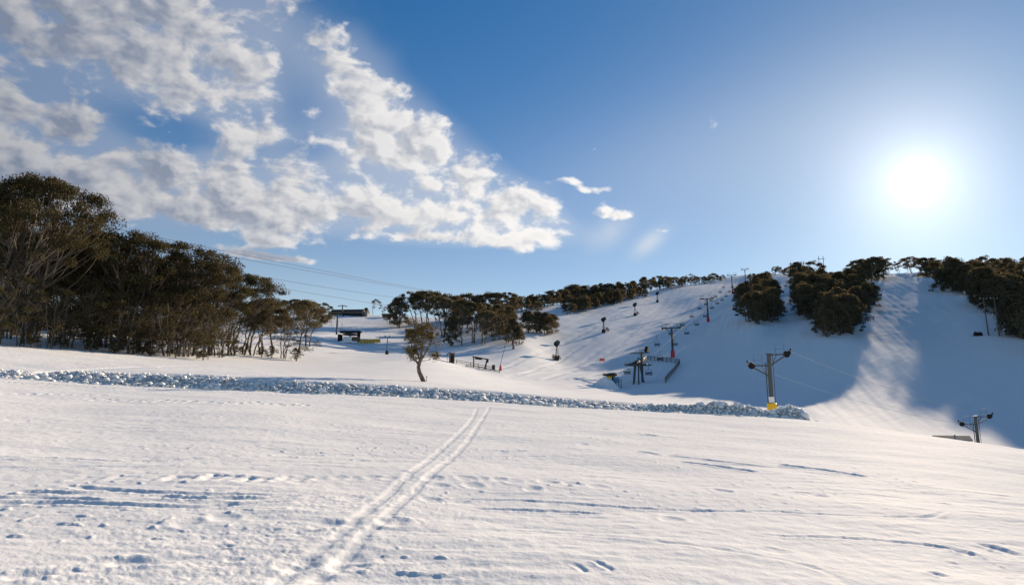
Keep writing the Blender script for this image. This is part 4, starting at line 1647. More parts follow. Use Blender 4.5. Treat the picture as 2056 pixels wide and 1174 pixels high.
chair0 = make_chair()
first = True
for s, start in ((-1, 1.8), (1, 1.2)):
    dd = start
    k = 0
    while True:
        p = along(ROPES[s], dd)
        if p is None or dd > 235:
            break
        o = chair0 if first else copy_tree(chair0)
        first = False
        o.location = p
        if k == 0:
            o['label'] = 'chair parked at the lower station wheel beside the %s' % ('operator hut' if s < 0 else 'corral fence')
        elif k == 1:
            o['label'] = 'lowest hanging chair %s' % ('left of the first red-padded tower' if s < 0 else 'inside the corral fence')
        else:
            o['label'] = 'empty double chair %s' % ('on the chairlift rope nearer the snow guns' if s < 0 else 'on the chairlift rope nearer the tree clumps')
        dd += 20.5 if k else 13.0
        k += 1


def lower_station():
    o = empty('lift_station', ST, LIFT_RZ)
    # tall mast with arm and dark sheave head
    MB().tube([(0.3, 4.0, -0.4), (0.3, 4.0, 6.3)], [0.26, 0.22], 10).build('mast', 'galv', o, True)
    MB().beam((-1.9, 4.0, 6.1), (1.9, 4.0, 6.1), 0.16, 0.2).build('mast_arm', 'steel', o)
    hd = MB().box((1.35, 4.0, 6.75), (0.55, 1.5, 1.0), Matrix.Rotation(0.25, 3, 'Y')).build('sheave_head', 'black', o)
    w = MB()
    for k in range(3):
        w.disc((1.0, 3.5 + k * 0.5, 6.5), (1, 0, 0), 0.24, 0.12, 12)
    w.build('sheave', 'black', hd)
    MB().tube([(-0.9, 4.0, 6.2), (-0.9, 4.0, 6.8), (0.6, 4.0, 6.8), (0.6, 4.0, 6.2)], 0.03, 5).build('lifting_frame', 'steel', o)
    # bull wheel with its frame and sloping legs
    bw = MB()
    n = 26
    bw.tube([(LIFT_LAT * math.cos(2 * math.pi * k / n), LIFT_LAT * math.sin(2 * math.pi * k / n), ST_H) for k in range(n + 1)], 0.10, 6, False)
    for k in range(6):
        a = math.pi * k / 3
        bw.beam((0, 0, ST_H), (LIFT_LAT * math.cos(a), LIFT_LAT * math.sin(a), ST_H), 0.08)
    bw.disc((0, 0, ST_H), (0, 0, 1), 0.35, 0.35, 12)
    bw.build('bull_wheel', 'steel', o)
    fr = MB()
    fr.box((0, 1.4, ST_H + 0.36), (0.9, 4.6, 0.24))
    fr.box((0, 3.6, ST_H + 0.12), (4.4, 0.3, 0.2))
    fr.box((0, -0.2, ST_H + 0.24), (2.6, 0.3, 0.16))
    fr.build('drive_frame', 'black', o)
    MB().box((0.1, 0.9, ST_H + 0.68), (0.8, 1.2, 0.4)).build('motor_box', 'galv', o)
    for s in (-1, 1):
        MB().beam((s * 0.35, 0.6, ST_H + 0.2), (s * 0.5, -0.4, -0.3), 0.20, 0.26).build('leg', 'steel', o)
        MB().beam((s * 0.35, 1.4, ST_H + 0.2), (s * 1.0, 2.6, -0.3), 0.18, 0.24).build('leg', 'steel', o)
    tag(o, 'chairlift lower station with flat bull wheel, sloping legs and tall mast', 'lift station')
    # operator hut, half buried by the snow heap
    hp = G(1226, 777, 90)
    h = empty('operator_hut', hp, R(-12))
    MB().box((0, 0, 1.0), (1.7, 1.9, 2.1)).build('wall', 'wood', h)
    MB().prism([(-1.25, -0.06), (1.25, -0.06), (1.25, 0.08), (0, 0.35), (-1.25, 0.08)], (-1.3, 0, 2.15), (1.25, 0, 2.15)).build('roof', 'roof', h)
    MB().box((-0.15, -0.98, 1.45), (0.9, 0.06, 0.8)).build('yellow_panel', 'yellow', h)
    MB().box((1.1, -0.99, 1.25), (1.0, 0.08, 1.1)).build('blue_panel', 'blue', h)
    MB().box((0.62, -0.975, 0.85), (0.55, 0.05, 1.7)).build('door', 'black', h)
    MB().box((0.45, 0.0, 2.55), (1.2, 1.2, 0.12)).build('snow_cap', 'snow_clump', h)
    tag(h, 'small dark operator hut with yellow and blue panels beside the lower station', 'hut')
    for k, (px, py) in enumerate([(1233, 779), (1236, 779.5), (1239, 779), (1242, 779.5), (1245, 779), (1248, 778)]):
        b = G(px, py, 90)
        o2 = MB().tube([b - Vector((0, 0, 0.2)), b + Vector((0, 0, 1.55))], 0.05, 6).box(b + Vector((0, 0, 1.5)), (0.14, 0.14, 0.10)).build('queue_post', 'steel')
        tag(o2, 'dark queue post in the row between operator hut and station wheel', 'post', 'queue posts at the lower station')
    # heaped snow that shelters the hut
    c = G(1212, 776, 90)
    n = 40
    gx, gy = np.meshgrid(np.linspace(-1, 1, n), np.linspace(-1, 1, n), indexing='ij')
    X, Y = c.x + gx * 3.4, c.y + gy * 3.2
    rr_ = np.sqrt(gx ** 2 + gy ** 2)
    hz = 1.7 * np.exp(-(((gx - 0.2) / 0.45) ** 2 + (gy / 0.55) ** 2) ** 1.4) * (1 - sstep(rr_, 0.75, 1.0)) + 0.45 * fbm(X / 0.9, Y / 0.9, 8, 4) * np.exp(-(rr_ / 0.6) ** 2)
    hz -= 0.15 * sstep(rr_, 0.8, 1.0)
    Z = height(X.ravel(), Y.ravel()).reshape(X.shape) + hz
    I = np.arange(n * n).reshape(n, n)
    fc = np.stack([I[:-1, :-1], I[1:, :-1], I[1:, 1:], I[:-1, 1:]], -1).reshape(-1, 4)
    m = link('snow_heap', np_mesh('snow_heap', np.stack([X, Y, Z], -1).reshape(-1, 3), fc, True), M['snow_clump'])
    tag(m, 'heap of shovelled snow against the operator hut', 'snow heap')


lower_station()


def fence(name, pix, label, cat, mat='steel', hgt=1.15, step=2.0, rails=(0.35, 0.72, 1.08), rr=0.045, solid=None, rmin=90):
    pts = [G(px, py, rmin) for px, py in pix]
    o = empty(name, pts[0])
    L = lambda p: Vector(p) - pts[0]
    for a, b in zip(pts[:-1], pts[1:]):
        n = max(1, int((b - a).length / step))
        top = []
        for k in range(n + 1):
            q = a.lerp(b, k / n)
            q.z = float(height(q.x, q.y)[0])
            top.append(q)
            if k < n or b is pts[-1]:
                MB().beam(L(q - Vector((0, 0, 0.3))), L(q + Vector((0, 0, hgt))), 0.10).build('post', mat, o)
        for h in rails:
            r_ = MB()
            for q0, q1 in zip(top[:-1], top[1:]):
                r_.tube([L(q0 + Vector((0, 0, h))), L(q1 + Vector((0, 0, h)))], rr, 5)
            r_.build('rail', mat, o)
    tag(o, label, cat)
    return o


fence('corral_fence', [(1284, 737), (1299, 723), (1365, 731), (1336, 769)], 'dark rail fence enclosing a corner of shaded snow behind the lower station', 'fence', hgt=1.1, rails=(0.3, 0.6, 0.85, 1.08), rr=0.06)

# red banner on the piste
b = G(1209, 727, 90)
o = empty('warning_banner', b, R(8))
MB().box((0, 0, 0.62), (1.15, 0.03, 0.62)).build('banner_cloth', 'orange', o)
for s in (-1, 1):
    MB().tube([(s * 0.58, 0, -0.2), (s * 0.58, 0, 1.02)], 0.022, 6).build('pole', 'steel', o)
tag(o, 'small red-orange banner between two poles on the shaded piste', 'banner')


# ------------------------------------------------------------------ snow guns
def snow_gun(px, py, top_py, label, k, yaw):
    p = G(px, py, 90)
    H = top_height(p, px, top_py)
    o = empty('snow_gun', p, yaw)
    s = H / 4.0
    MB().tube([(0, 0, -0.3), (0, 0, 3.1 * s)], 0.09 * s, 8).build('mast', 'galv', o, True)
    for a in range(3):
        an = a * 2.09 + 0.4
        MB().tube([(math.cos(an) * 0.55 * s, math.sin(an) * 0.55 * s, -0.15), (math.cos(an) * 0.12 * s, math.sin(an) * 0.12 * s, 2.3 * s)], 0.035 * s, 5).build('leg', 'galv', o)
    fan = MB()
    d = Vector((0.25, -0.9, 0.35)).normalized()
    c = Vector((0, 0, 3.45 * s))
    fan.tube([c - d * 0.55 * s, c - d * 0.4 * s, c + d * 0.25 * s, c + d * 0.6 * s], [0.30 * s, 0.50 * s, 0.52 * s, 0.44 * s], 14)
    f = fan.build('fan_barrel', 'black', o, True)
    MB().disc(c + d * 0.60 * s, d, 0.46 * s, 0.07 * s, 14).build('nozzle_ring', 'steel', f)
    MB().box((0.0, 0, 2.85 * s), (0.45 * s, 0.18 * s, 0.30 * s)).build('yoke', 'steel', o)
    MB().box((0.05 * s, 0.1 * s, 0.45 * s), (0.75 * s, 0.6 * s, 0.85 * s)).build('pump_box', 'black', o)
    MB().tube([(0.3 * s, 0, 0.5 * s), (0.5 * s, 0.1, 1.6 * s), (0.12 * s, 0, 3.0 * s)], 0.035 * s, 5).build('hose', 'black', o)
    tag(o, label, 'snow gun', 'snow guns along the left piste')


snow_gun(1118, 723, 684, 'nearest snow gun, dark fan on a braced mast low on the left piste', 0, 0.2)
snow_gun(1212, 668, 637, 'snow gun second from the bottom of the left piste, dark square fan', 1, 0.4)
snow_gun(1275, 634, 608, 'third snow gun up the left piste, standing on open sunlit snow', 2, 0.1)
snow_gun(1320, 607, 586, 'highest snow gun, just below the skyline trees of the left piste', 3, 0.3)
for i, (px, py) in enumerate([(1113, 723), (1122, 722), (1220, 666), (1280, 633)]):
    tree('sapling%d' % (i % 2), G(px, py, 90), rnd.uniform(1.0, 1.6), 'little scrub bush at the foot of a snow gun', 'scrub at the snow guns', 1.3, 'sapling', 'sapling')

# ------------------------------------------------------------------ drag-lift loading frame in front of the middle grove
def loading_frame():
    a, b = G(951, 737, 80), G(976, 741, 80)
    c = (a + b) / 2
    o = empty('loading_gantry', c)
    d = b - a
    L = lambda p: Vector(p) - c
    up = Vector((0, 0, 1))
    MB().beam(L(a - up * 0.3), L(a + up * 1.75), 0.22).build('post', 'wood', o)
    MB().beam(L(a + d * 0.85 - up * 0.3), L(b + d * 0.10 + up * 1.75), 0.26).build('post', 'wood', o)
    MB().beam(L(a - d * 0.10 + up * 1.85), L(b + d * 0.22 + up * 1.78), 0.20, 0.22).build('beam', 'wood', o)
    MB().beam(L(a + d * 0.12 + up * 1.62), L(a + d * 0.66 + up * 1.66), 0.34, 0.30).build('sheave_box', 'black', o)
    MB().box(L(b + d * 0.10 + up * 1.45), (0.4, 0.4, 0.4)).build('winch', 'black', o)
    tag(o, 'open wooden drag-lift frame with slanting post before the middle grove', 'lift gantry')


loading_frame()
fence('ramp_rail', [(916, 730), (945, 735), (976, 742), (992, 745)], 'low grey rail running past the drag-lift frame', 'rail', 'wood', 0.75, 2.4, (0.3, 0.62), 0.05, rmin=80)
fence('ramp_rail', [(936, 737), (962, 741), (1003, 749)], 'lower front rail of the drag-lift ramp on sunlit snow', 'rail', 'galv', 0.40, 2.6, (0.2, 0.38), 0.04, rmin=80)
p = G(991, 742, 80)
o = empty('barrel', p)
MB().tube([(0, 0, -0.1), (0, 0, 0.3), (0, 0, 0.8)], [0.26, 0.29, 0.26], 12).build('drum', 'black', o, True)
MB().disc((0, 0, 0.82), (0, 0, 1), 0.28, 0.05, 12).build('lid', 'steel', o)
tag(o, 'dark drum standing at the right end of the drag-lift rail', 'barrel')
p = G(1005, 744, 80)
o = empty('marker_bag', p)
MB().tube([(0, 0, -0.05), (0, 0, 0.3), (0, 0, 0.75), (0, 0, 0.9)], [0.20, 0.26, 0.22, 0.10], 10).build('padding', 'orange', o, True)
MB().tube([(0, 0, 0.8), (0, 0, 1.05)], 0.03, 6).build('pole', 'steel', o)
tag(o, 'orange padded marker at the foot of the leaning thin pole', 'marker')
a = G(1001, 743, 80)
b2 = A(1019, 674, a.y + 1.0)
o = empty('leaning_pole', a)
MB().tube([(0, 0, -0.3), b2 - a], [0.055, 0.03], 6).build('shaft', 'galv', o)
MB().tube([(b2 - a) * 0.97, (b2 - a) * 0.97 + Vector((0.25, 0, -0.1))], 0.02, 5).build('hook', 'galv', o)
tag(o, 'tall thin pole leaning right beside the drag-lift ramp', 'pole')

# little ticket hut and post
p = G(907, 728, 80)
o = empty('ticket_hut', p, R(15))
MB().box((0, 0, 0.75), (0.85, 0.85, 1.65)).build('wall', 'wood', o)
MB().box((0.02, -0.43, 0.75), (0.42, 0.04, 1.2)).build('door', 'black', o)
MB().prism([(-0.6, -0.05), (0.6, -0.10), (0.6, 0.04), (-0.6, 0.14)], (-0.6, 0, 1.66), (0.6, 0, 1.66)).build('roof', 'roof', o)
tag(o, 'narrow dark wooden ticket hut just right of the lone crooked gum', 'hut')
p = G(898, 727, 80)
o = empty('sign_post', p)
MB().tube([(0, 0, -0.2), (0, 0, 1.45)], 0.04, 6).build('post', 'steel', o)
MB().box((0, 0, 1.4), (0.30, 0.05, 0.24)).build('board', 'steel', o)
tag(o, 'thin post with small board left of the narrow ticket hut', 'sign post')
p = G(900, 692, 100)
o = empty('sign_post', p)
MB().tube([(0, 0, -0.2), (0, 0, 1.1)], 0.05, 6).build('post', 'wood', o)
MB().box((0, 0, 0.9), (0.3, 0.08, 0.5)).build('board', 'black', o)
tag(o, 'short dark post in the blue shade before the leafy column gum', 'sign post')
p = G(1031, 700, 100)
o = empty('stump', p)
MB().tube([(0, 0, -0.2), (0.05, 0, 0.5), (-0.1, 0, 1.1)], [0.34, 0.28, 0.2], 8).build('trunk_stub', 'bark_dark', o, True)
MB().tube([(0, 0, 0.6), (-0.6, 0, 1.2)], [0.12, 0.05], 6).build('snag', 'bark_dark', o, True)
tag(o, 'dark broken stump at the right foot of the middle grove', 'stump')

# wooden shed among the trees
p = G(822, 676, 120)
o = empty('shed', p, R(10))
MB().box((0, 0, 0.9), (2.1, 2.0, 1.9)).build('wall', 'wood', o)
MB().box((0.1, -1.01, 0.8), (0.8, 0.05, 1.5)).build('door', 'black', o)
MB().prism([(-1.3, -0.05), (1.3, -0.05), (1.3, 0.05), (0, 0.35), (-1.3, 0.05)], (-1.3, 0, 1.9), (1.3, 0, 1.9)).build('roof', 'roof', o)
tag(o, 'small dark shed on the snowfield behind the lone crooked gum', 'shed')
p = G(776, 638, 150)
o = empty('shed', p + Vector((0, 3, 0)), R(0))
MB().box((0, 0, 0.6), (3.6, 2.5, 1.6)).build('wall', 'wood', o)
MB().prism([(-1.6, -0.05), (1.6, -0.05), (1.6, 0.08), (0, 0.5), (-1.6, 0.08)], (-2.1, 0, 1.4), (2.1, 0, 1.4)).build('roof', 'roof', o)
tag(o, 'low dark roofed shed on the skyline left of the dense rounded gum', 'shed')

# lamp post with twin heads
p = G(777, 711, 80)
o = empty('lamp_post', p)
Hh = top_height(p, 777, 675)
MB().tube([(0, 0, -0.2), (0, 0, Hh * 0.95)], [0.11, 0.07], 8).build('pole', 'steel', o, True)
MB().tube([(0, 0, -0.2), (0, 0, 0.35), (0, 0, 0.7)], [0.34, 0.30, 0.16], 8).build('base_pad', 'black', o, True)
MB().tube([(-0.32, 0, Hh), (-0.2, 0, Hh * 0.94), (0, 0, Hh * 0.92), (0.2, 0, Hh * 0.94), (0.32, 0, Hh)], 0.04, 6).build('bracket', 'steel', o)
for s in (-1, 1):
    MB().box((s * 0.34, -0.06, Hh), (0.26, 0.22, 0.18)).build('lamp_head', 'black', o)
tag(o, 'slim dark lamp post with twin heads in the blue shade left of the lone gum', 'lamp post')


# ------------------------------------------------------------------ lodge on the skyline
def lodge():
    p = G(695, 634, 150)
    w = 80 * p.y / FPX
    o = empty('lodge', p + Vector((0, 3.0, -0.2)), R(-4))
    hw = w / 2
    MB().box((0, 0.5, 0.9), (w * 0.9, 4.6, 2.2)).build('wall', 'wood', o)
    roof = MB()
    # long hipped roof: eaves low toward the pistes
    e0, e1, rdg = 0.30, 0.30, 3.0
    yf, yb, ym = -3.1, 4.4, 0.6
    x0, x1 = -hw, hw
    r0, r1 = -hw + 0.7, hw - 1.6
    roof.face([(x0, yf, e0), (x1, yf, e0), (r1, ym, rdg), (r0, ym, rdg)])
    roof.face([(x1, yf, e0), (x1, yb, e1), (r1, ym, rdg)])
    roof.face([(x1, yb, e1), (x0, yb, e1), (r0, ym, rdg), (r1, ym, rdg)])
    roof.face([(x0, yb, e1), (x0, yf, e0), (r0, ym, rdg)])
    roof.face([(x0, yf, e0), (x0, yb, e1), (x1, yb, e1), (x1, yf, e0)])
    r_ = roof.build('roof', 'roof', o)
    for k in range(24):
        t = (k + 0.5) / 24
        xa = x0 + (x1 - x0) * t
        xb = r0 + (r1 - r0) * t
        MB().beam((xa, yf, e0 + 0.03), (xb, ym, rdg + 0.03), 0.05, 0.07).build('seam', 'roof', r_)
    MB().box((hw - 0.2, -2.0, 0.8), (1.8, 1.6, 2.0)).build('stone_end', 'stone', o)
    MB().box((hw - 0.6, -2.9, 0.9), (0.7, 0.1, 0.9)).build('window', 'glass', o)
    for k in range(6):
        MB().box((-hw * 0.8 + k * w * 0.14, -2.53, 0.35), (1.1, 0.06, 0.55)).build('window', 'glass', o)
    tag(o, 'long low lodge with dark sheet roof and stone end on the skyline', 'lodge')
    tree('bush2', G(735, 632, 150), 2.6, 'rounded shrub against the stone end of the long lodge', None, 1.2, 'shrub', 'shrub')
    tree('bush1', G(650, 631, 150), 2.2, 'straggly shrub at the left end of the long lodge', None, 1.0, 'shrub', 'shrub')


lodge()


# ------------------------------------------------------------------ second lift below the lodge
def second_station():
    p = G(705, 689, 100)
    m = p.y / FPX                                       # metres per photograph pixel
    o = empty('lift_station', p, R(4))
    X = lambda px: (px - 705) * m
    Z = lambda py: (689 - py) * m
    MB().beam((X(682), 0.4, Z(666)), (X(723), 0.4, Z(665.5)), 1.3, 0.42).build('roof_beam', 'black', o)
    MB().beam((X(719), 0.4, Z(666)), (X(719), 0.4, Z(679)), 0.62).build('leg', 'black', o)
    MB().beam((X(684), 0.4, Z(672)), (X(684), 0.4, Z(690)), 0.55).build('leg', 'black', o)
    n = 22
    bw = MB()
    bw.tube([(X(702) + 1.6 * math.cos(2 * math.pi * k / n), 0.4 + 1.6 * math.sin(2 * math.pi * k / n), Z(671)) for k in range(n + 1)], 0.12, 6, False)
    for k in range(4):
        a_ = math.pi * k / 4
        bw.beam((X(702) - 1.6 * math.cos(a_), 0.4 - 1.6 * math.sin(a_), Z(671)), (X(702) + 1.6 * math.cos(a_), 0.4 + 1.6 * math.sin(a_), Z(671)), 0.09)
    bw.build('bull_wheel', 'steel', o)
    MB().tube([(X(702), 0.4, -0.3), (X(702), 0.4, Z(667))], 0.2, 8).build('column', 'galv', o)
    MB().tube([(X(683), -0.8, -0.1), (X(683), -0.8, Z(672))], 0.42, 10).build('counterweight_drum', 'black', o)
    MB().box((X(699), -0.6, Z(682)), (1.9, 1.3, 1.2)).build('snowy_machine', 'white', o)
    MB().box((X(715), -0.4, Z(681)), (1.6, 1.2, 1.0)).build('control_box', 'wood', o)
    MB().box((X(702), -1.6, Z(687.5)), (3.8, 0.12, 0.30)).build('white_board', 'white', o)
    tag(o, 'dark lift station with heavy roof beam on the snowfield below the lodge', 'lift station')
    a, b = G(718, 689, 100), G(763, 688, 100)
    f = empty('barrier_fence', a)
    d = b - a
    n = 7
    for k in range(n):
        q0, q1 = a + d * (k / n), a + d * ((k + 0.97) / n)
        for q in (q0, q1):
            q.z = float(height(q.x, q.y)[0])
        MB().beam(q0 - a + Vector((0, 0, 0.5)), q1 - a + Vector((0, 0, 0.5)), 0.08, 0.85).build('panel', 'ochre', f)
        MB().beam(q0 - a + Vector((0, 0, -0.3)), q0 - a + Vector((0, 0, 1.05)), 0.11).build('post', 'wood', f)
    MB().beam(d + Vector((0, 0, -0.3)), d + Vector((0, 0, 1.6)), 0.11).build('post', 'wood', f)
    tag(f, 'ochre yellow board barrier beside the lift station below the lodge', 'barrier')
    # its towers and chairs
    tb = [G(676, 671, 120), G(687, 633, 150), G(622, 640, 150)]
    far = tb[2]
    rz = line_rz(tb[0], far)
    for base, tp, lb in ((tb[0], 630, 'dark steel tower of the second lift standing left of its station'), (tb[1], 613, 'pale slim tower in front of the long lodge roof'),
                         (tb[2], 604, 'brown pole tower against the end of the left grove')):
        Hh = top_height(base, 0, tp) if False else CAM_Z + ray(676, tp)[2] * base.y - base.z
        t = empty('lift_tower', base, rz)
        MB().tube([(0, 0, -0.3), (0, 0, Hh)], [0.26, 0.18], 10).build('pole', 'steel', t, True)
        MB().beam((-1.5, 0, Hh * 0.94), (1.5, 0, Hh * 0.94), 0.16, 0.2).build('crossarm', 'steel', t)
        for s in (-1, 1):
            MB().beam((s * 1.4, -0.7, Hh * 0.92), (s * 1.4, 0.7, Hh * 0.92), 0.16, 0.22).build('sheave_train', 'black', t)
        MB().tube([(-0.7, 0, Hh * 0.96), (-0.7, 0, Hh * 1.06), (0.7, 0, Hh * 1.06), (0.7, 0, Hh * 0.96)], 0.05, 5).build('lifting_frame', 'galv', t)
        tag(t, lb, 'lift tower', 'towers of the second lift')
    spots = [(630, 637), (638, 633), (649, 638), (641, 641), (661, 642), (653, 645), (666, 648), (687, 654)]
    hts = 2.6
    for k, (px, py) in enumerate(spots):
        g = G(px, py + 6, 120)
        c = copy_tree(chair0)
        c.location = A(px, py - 5, g.y - 2)
        c.rotation_euler = (0, 0, rz)
        tag(c, 'tiny dark chair of the second lift hanging before the lodge snowfield', 'chair', 'chairs of the second lift')
    for s in (0, 1):
        a_ = A(676 + s * 12, 640, tb[0].y)
        b_ = A(612 + s * 8, 622, tb[2].y)
        r_ = MB().tube([a_, a_.lerp(b_, 0.5) - Vector((0, 0, 0.8)), b_], 0.018, 4).build('haul_rope', 'cable')
        tag(r_, 'thin rope of the second lift, %s strand' % ('lower' if s == 0 else 'upper'), 'rope', 'ropes of the second lift')


second_station()


# ------------------------------------------------------------------ platter lift towers at the near ridge, right
P1 = Vector((ray(1550, 815)[0] * 52, 52, 0))
P2 = Vector((ray(1963, 880)[0] * 74, 74, 0))
for P in (P1, P2):
    P.z = float(height(P.x, P.y)[0])
PRZ = line_rz(P1, P2)
PDIR = (P2 - P1).normalized()


PLRZ = R(-24)


def platter_tower(p, top_z, label, pad):
    o = empty('drag_lift_tower', p, PLRZ)
    H = top_z - p.z
    lean = Vector((-0.05, 0.0, 0))
    MB().tube([(0.0, 0, -0.5), (0, 0, H)], [0.175, 0.145], 12).build('pole', 'galv', o, True)
    MB().tube([(0.28, 0, -0.3), (0.26, 0, H)], 0.025, 5).tube([(-0.26, 0.02, -0.3), (-0.26, 0.02, H - 0.6)], 0.04, 5).build('conduit', 'steel', o)
    MB().disc((0, 0, H + 0.03), (0, 0, 1), 0.24, 0.06, 12).build('cap', 'white' if not pad else 'steel', o)
    if pad:
        pz = CAM_Z + ray(1550, 818)[2] * p.y - p.z
        MB().tube([(0, 0, pz - 0.7), (0, 0, pz - 0.05), (0, 0, pz + 0.30), (0, 0, pz + 0.36)], [0.33, 0.36, 0.35, 0.26], 12).build('safety_pad', 'yellow', o, True)
        MB().tube([(0, 0, pz + 0.36), (0, 0, pz + 0.80)], 0.205, 12).build('sleeve', 'white', o, True)
    # two arms at unequal heights, left one lower
    for s, za, reach in ((-1, -0.86, 1.22), (1, -0.06, 1.22)):
        z1 = H + za
        MB().beam((0, 0, z1), (s * reach, 0, z1 + 0.03), 0.09, 0.10).build('arm', 'steel', o)
        MB().beam((0, 0, z1 - 0.85), (s * reach, 0, z1 - 0.05), 0.09, 0.10).build('arm_brace', 'steel', o)
        MB().beam((s * 0.55, 0, z1), (s * 0.2, 0, z1 - 0.75), 0.05).build('arm_strut', 'steel', o)
        sh = MB().disc((s * (reach + 0.05), 0.0, z1 + 0.02), (0.25, 1, 0), 0.25, 0.16, 14).disc((s * (reach + 0.22), 0.0, z1 + 0.14), (0.25, 1, 0), 0.15, 0.12, 12).build('sheave', 'black', o)
        MB().box((s * (reach + 0.35), 0, z1 + 0.36), (0.10, 0.22, 0.18)).tube([(s * (reach + 0.1), 0, z1), (s * (reach + 0.38), 0, z1 + 0.36)], 0.03, 5).build('rope_catcher', 'black', o)
        MB().box((s * (reach + 0.30), 0, z1 + 0.16), (0.10, 0.12, 0.06)).build('guard_plate', 'white', sh)
        rl = MB()
        rl.tube([(s * 0.5, 0, z1 + 0.05), (s * 0.5, 0, z1 + 0.85), (s * 1.1, 0, z1 + 0.85), (s * 1.1, 0, z1 + 0.05)], 0.014, 5)
        rl.tube([(s * 0.5, 0, z1 + 0.45), (s * 1.1, 0, z1 + 0.45)], 0.012, 5)
        rl.build('guard_rail', 'steel', o)
    tag(o, label, 'lift tower', 'drag lift towers at the near ridge')
    return o, H


t1, H1 = platter_tower(P1, CAM_Z + ray(1545, 711)[2] * P1.y, 'grey drag-lift tower with two arms and a yellow pad rising from the snow bank', True)
t2, H2 = platter_tower(P2, CAM_Z + ray(1957, 835)[2] * P2.y, 'smaller drag-lift tower with two arms beside the buried roof', False)
rot1 = Matrix.Rotation(PLRZ, 3, 'Z')
for k, (s, za) in enumerate(((-1, -0.78), (1, 0.20))):
    a = P1 + rot1 @ Vector((s * 1.45, 0, H1 + za))
    b = P2 + rot1 @ Vector((s * 1.45, 0, H2 + za))
    pts = []
    for t in np.linspace(0, 1, 17):
        q = a.lerp(b, t)
        q.z -= 4 * 0.55 * t * (1 - t)
        pts.append(q)
    o = MB().tube(pts, 0.010, 6).build('haul_rope', 'bright_cable', None, True)
    tag(o, 'shiny drag-lift rope from the %s of the yellow-padded tower' % ('lower arm' if s < 0 else 'upper arm'), 'rope', 'drag lift ropes')

# buried hut: only the roof shows over the ridge
p = Vector((ray(1910, 880)[0] * 66, 66, 0))
rz_ = CAM_Z + ray(1908, 876)[2] * 66
o = empty('buried_hut', (p.x, p.y, rz_ - 2.6), R(-24))
MB().box((0, 0, 1.1), (2.2, 1.8, 2.3)).build('wall', 'wood', o)
rf = MB().prism([(-1.35, 2.22), (0, 2.55), (1.35, 2.22), (1.35, 2.32), (0, 2.67), (-1.35, 2.32)], (-1.5, 0, 0), (1.5, 0, 0)).build('roof', 'shingle', o)
for k in range(6):
    for s in (-1, 1):
        t = (k + 0.5) / 6
        MB().box((0, s * (0.08 + 1.2 * t), 2.70 - 0.34 * t), (2.98, 0.19, 0.035), Matrix.Rotation(-s * 0.25, 3, 'X')).build('shingle_row', 'shingle', rf)
MB().tube([(0.3, 0, 2.6), (0.3, 0, 2.78)], 0.06, 8).build('vent_pipe', 'steel', o)
tag(o, 'hut sunk behind the near ridge so only its grey gabled roof shows', 'hut')

# ------------------------------------------------------------------ pole pair and ropes at the right forest edge
heads = []
for k, (px, py, tx, ty) in enumerate([(1985, 673, 1974, 597), (2007, 675, 1995, 596)]):
    p = G(px, py, 100)
    o = empty('utility_pole', p)
    top = A(tx, ty, p.y) - p
    MB().tube([(0, 0, -0.4), top], [0.17, 0.11], 10).build('shaft', 'pole_wood', o, True)
    MB().beam(top * 0.96 + Vector((-0.9, 0, 0)), top * 0.96 + Vector((0.9, 0, 0)), 0.12).build('crossarm', 'pole_wood', o)
    for s in (-0.8, 0.8):
        MB().tube([top * 0.96 + Vector((s, 0, 0.05)), top * 0.96 + Vector((s, 0, 0.28))], [0.06, 0.04], 8).build('insulator', 'white', o)
    MB().tube([top * 0.6 + Vector((0.12, 0, 0)), top * 0.6 + Vector((0.5, 0, 0.1))], 0.03, 5).build('step_iron', 'steel', o)
    heads.append(p + top)
    tag(o, 'tall wooden pole leaning at the right forest edge, %s of a pair' % ('left one' if k == 0 else 'right one'), 'pole', 'wooden poles at the forest edge')
for k, (a, b, lb) in enumerate([((1990, 614), (1700, 684), 'long pale rope slanting down the shaded slope from the wooden poles'),
                                ((1976, 606), (1735, 672), 'upper of two pale ropes crossing the slope to the broad clump')]):
    pa = A(a[0], a[1], heads[0].y)
    pb = G(b[0], b[1], 100) + Vector((0, 0, 0.4))
    pts = []
    for t in np.linspace(0, 1, 17):
        q = pa.lerp(pb, t)
        q.z -= 4 * 1.6 * t * (1 - t)
        g = float(height(q.x, q.y)[0]) + 0.3
        q.z = max(q.z, g)
        pts.append(q)
    o = MB().tube(pts, 0.03, 5).build('haul_rope', 'bright_cable', None, True)
    tag(o, lb, 'rope', 'ropes on the right slope')
p = G(1962, 674, 100)
o = empty('snowmobile', p, R(30))
MB().prism([(-0.35, 0.15), (0.35, 0.15), (0.28, 0.6), (-0.28, 0.6)], (0, -1.1, 0), (0, 0.7, 0)).build('body', 'black', o)
MB().prism([(-0.3, 0.6), (0.3, 0.6), (0.1, 1.05), (-0.1, 1.05)], (0, 0.1, 0), (0, 0.6, 0)).build('windshield', 'glass', o)
MB().box((0, -0.5, 0.72), (0.42, 0.9, 0.22)).build('seat', 'black', o)
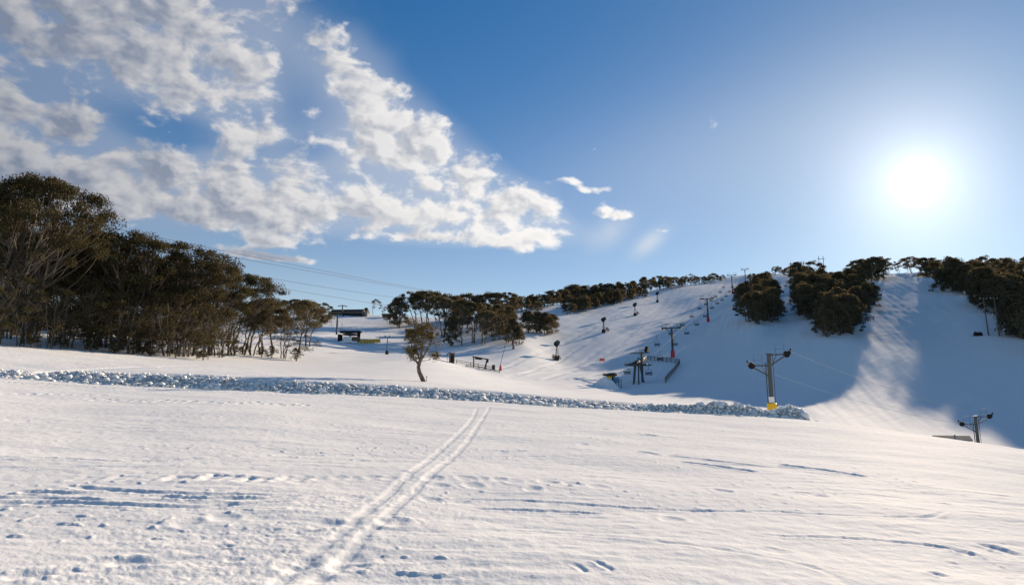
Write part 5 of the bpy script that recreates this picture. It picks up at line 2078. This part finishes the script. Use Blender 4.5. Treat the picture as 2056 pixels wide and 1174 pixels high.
for s in (-1, 1):
    MB().beam((s * 0.4, 0.2, 0.02), (s * 0.4, 1.2, 0.06), 0.14, 0.05).build('ski', 'steel', o)
MB().box((0, -0.4, 0.12), (0.4, 1.5, 0.25)).build('track', 'black', o)
tag(o, 'small dark snowmobile parked below the pair of wooden poles', 'snowmobile')

# power-line frames on the hilltop
for k, (pxa, pxb, by, ty, lb) in enumerate([(1601, 1611, 548, 526, 'distant twin-pole power frame on the hilltop left of the broad clump'),
                                            (1660, 1669, 548, 514, 'distant twin-pole power frame rising over the broad clump'),
                                            (1623, 1628, 548, 524, 'distant slender power frame between two others on the hilltop')]):
    base = F((pxa + pxb) / 2, 390)
    base.z -= 0.2
    o = empty('power_pylon', base)
    top = top_height(base, pxa, ty)
    hw = (pxb - pxa) / 2 * base.y / FPX
    for s in (-1, 1):
        MB().tube([(s * hw, 0, -0.3), (s * hw, 0, top)], 0.16, 6).build('pole', 'pole_wood', o)
    MB().beam((-hw * 1.7, 0, top * 0.86), (hw * 1.7, 0, top * 0.86), 0.22).build('crossarm', 'pole_wood', o)
    tag(o, lb, 'power pole', 'hilltop power frames')

# ------------------------------------------------------------------ power lines over the left grove
for k, (a, fa, b, fb, sag, lb) in enumerate([
        ((100, 432), 62, (880, 586), 260, 3.0, 'uppermost power line sloping down over the left grove'),
        ((100, 447), 62, (846, 583), 255, 2.0, 'second power line sloping down just under the uppermost one'),
        ((250, 508), 70, (800, 598), 250, 2.5, 'third power line, faint against the sky above the lodge'),
        ((420, 553), 92, (780, 613), 235, 1.5, 'lowest power line, passing just over the lodge roof')]):
    pa, pb = A(a[0], a[1], fa), A(b[0], b[1], fb)
    pts = []
    for t in np.linspace(0, 1, 25):
        q = pa.lerp(pb, t)
        q.z -= 4 * sag * 0.12 * t * (1 - t)
        pts.append(q)
    o = MB().tube(pts, [0.022 + 0.03 * t for t in np.linspace(0, 1, 25)], 5).build('power_line', 'cable', None, True)
    tag(o, lb, 'power line', 'power lines over the grove')

print('trees', TREES, 'objects', len(bpy.data.objects), 'tris', sum(len(m.polygons) * 2 for m in bpy.data.meshes))
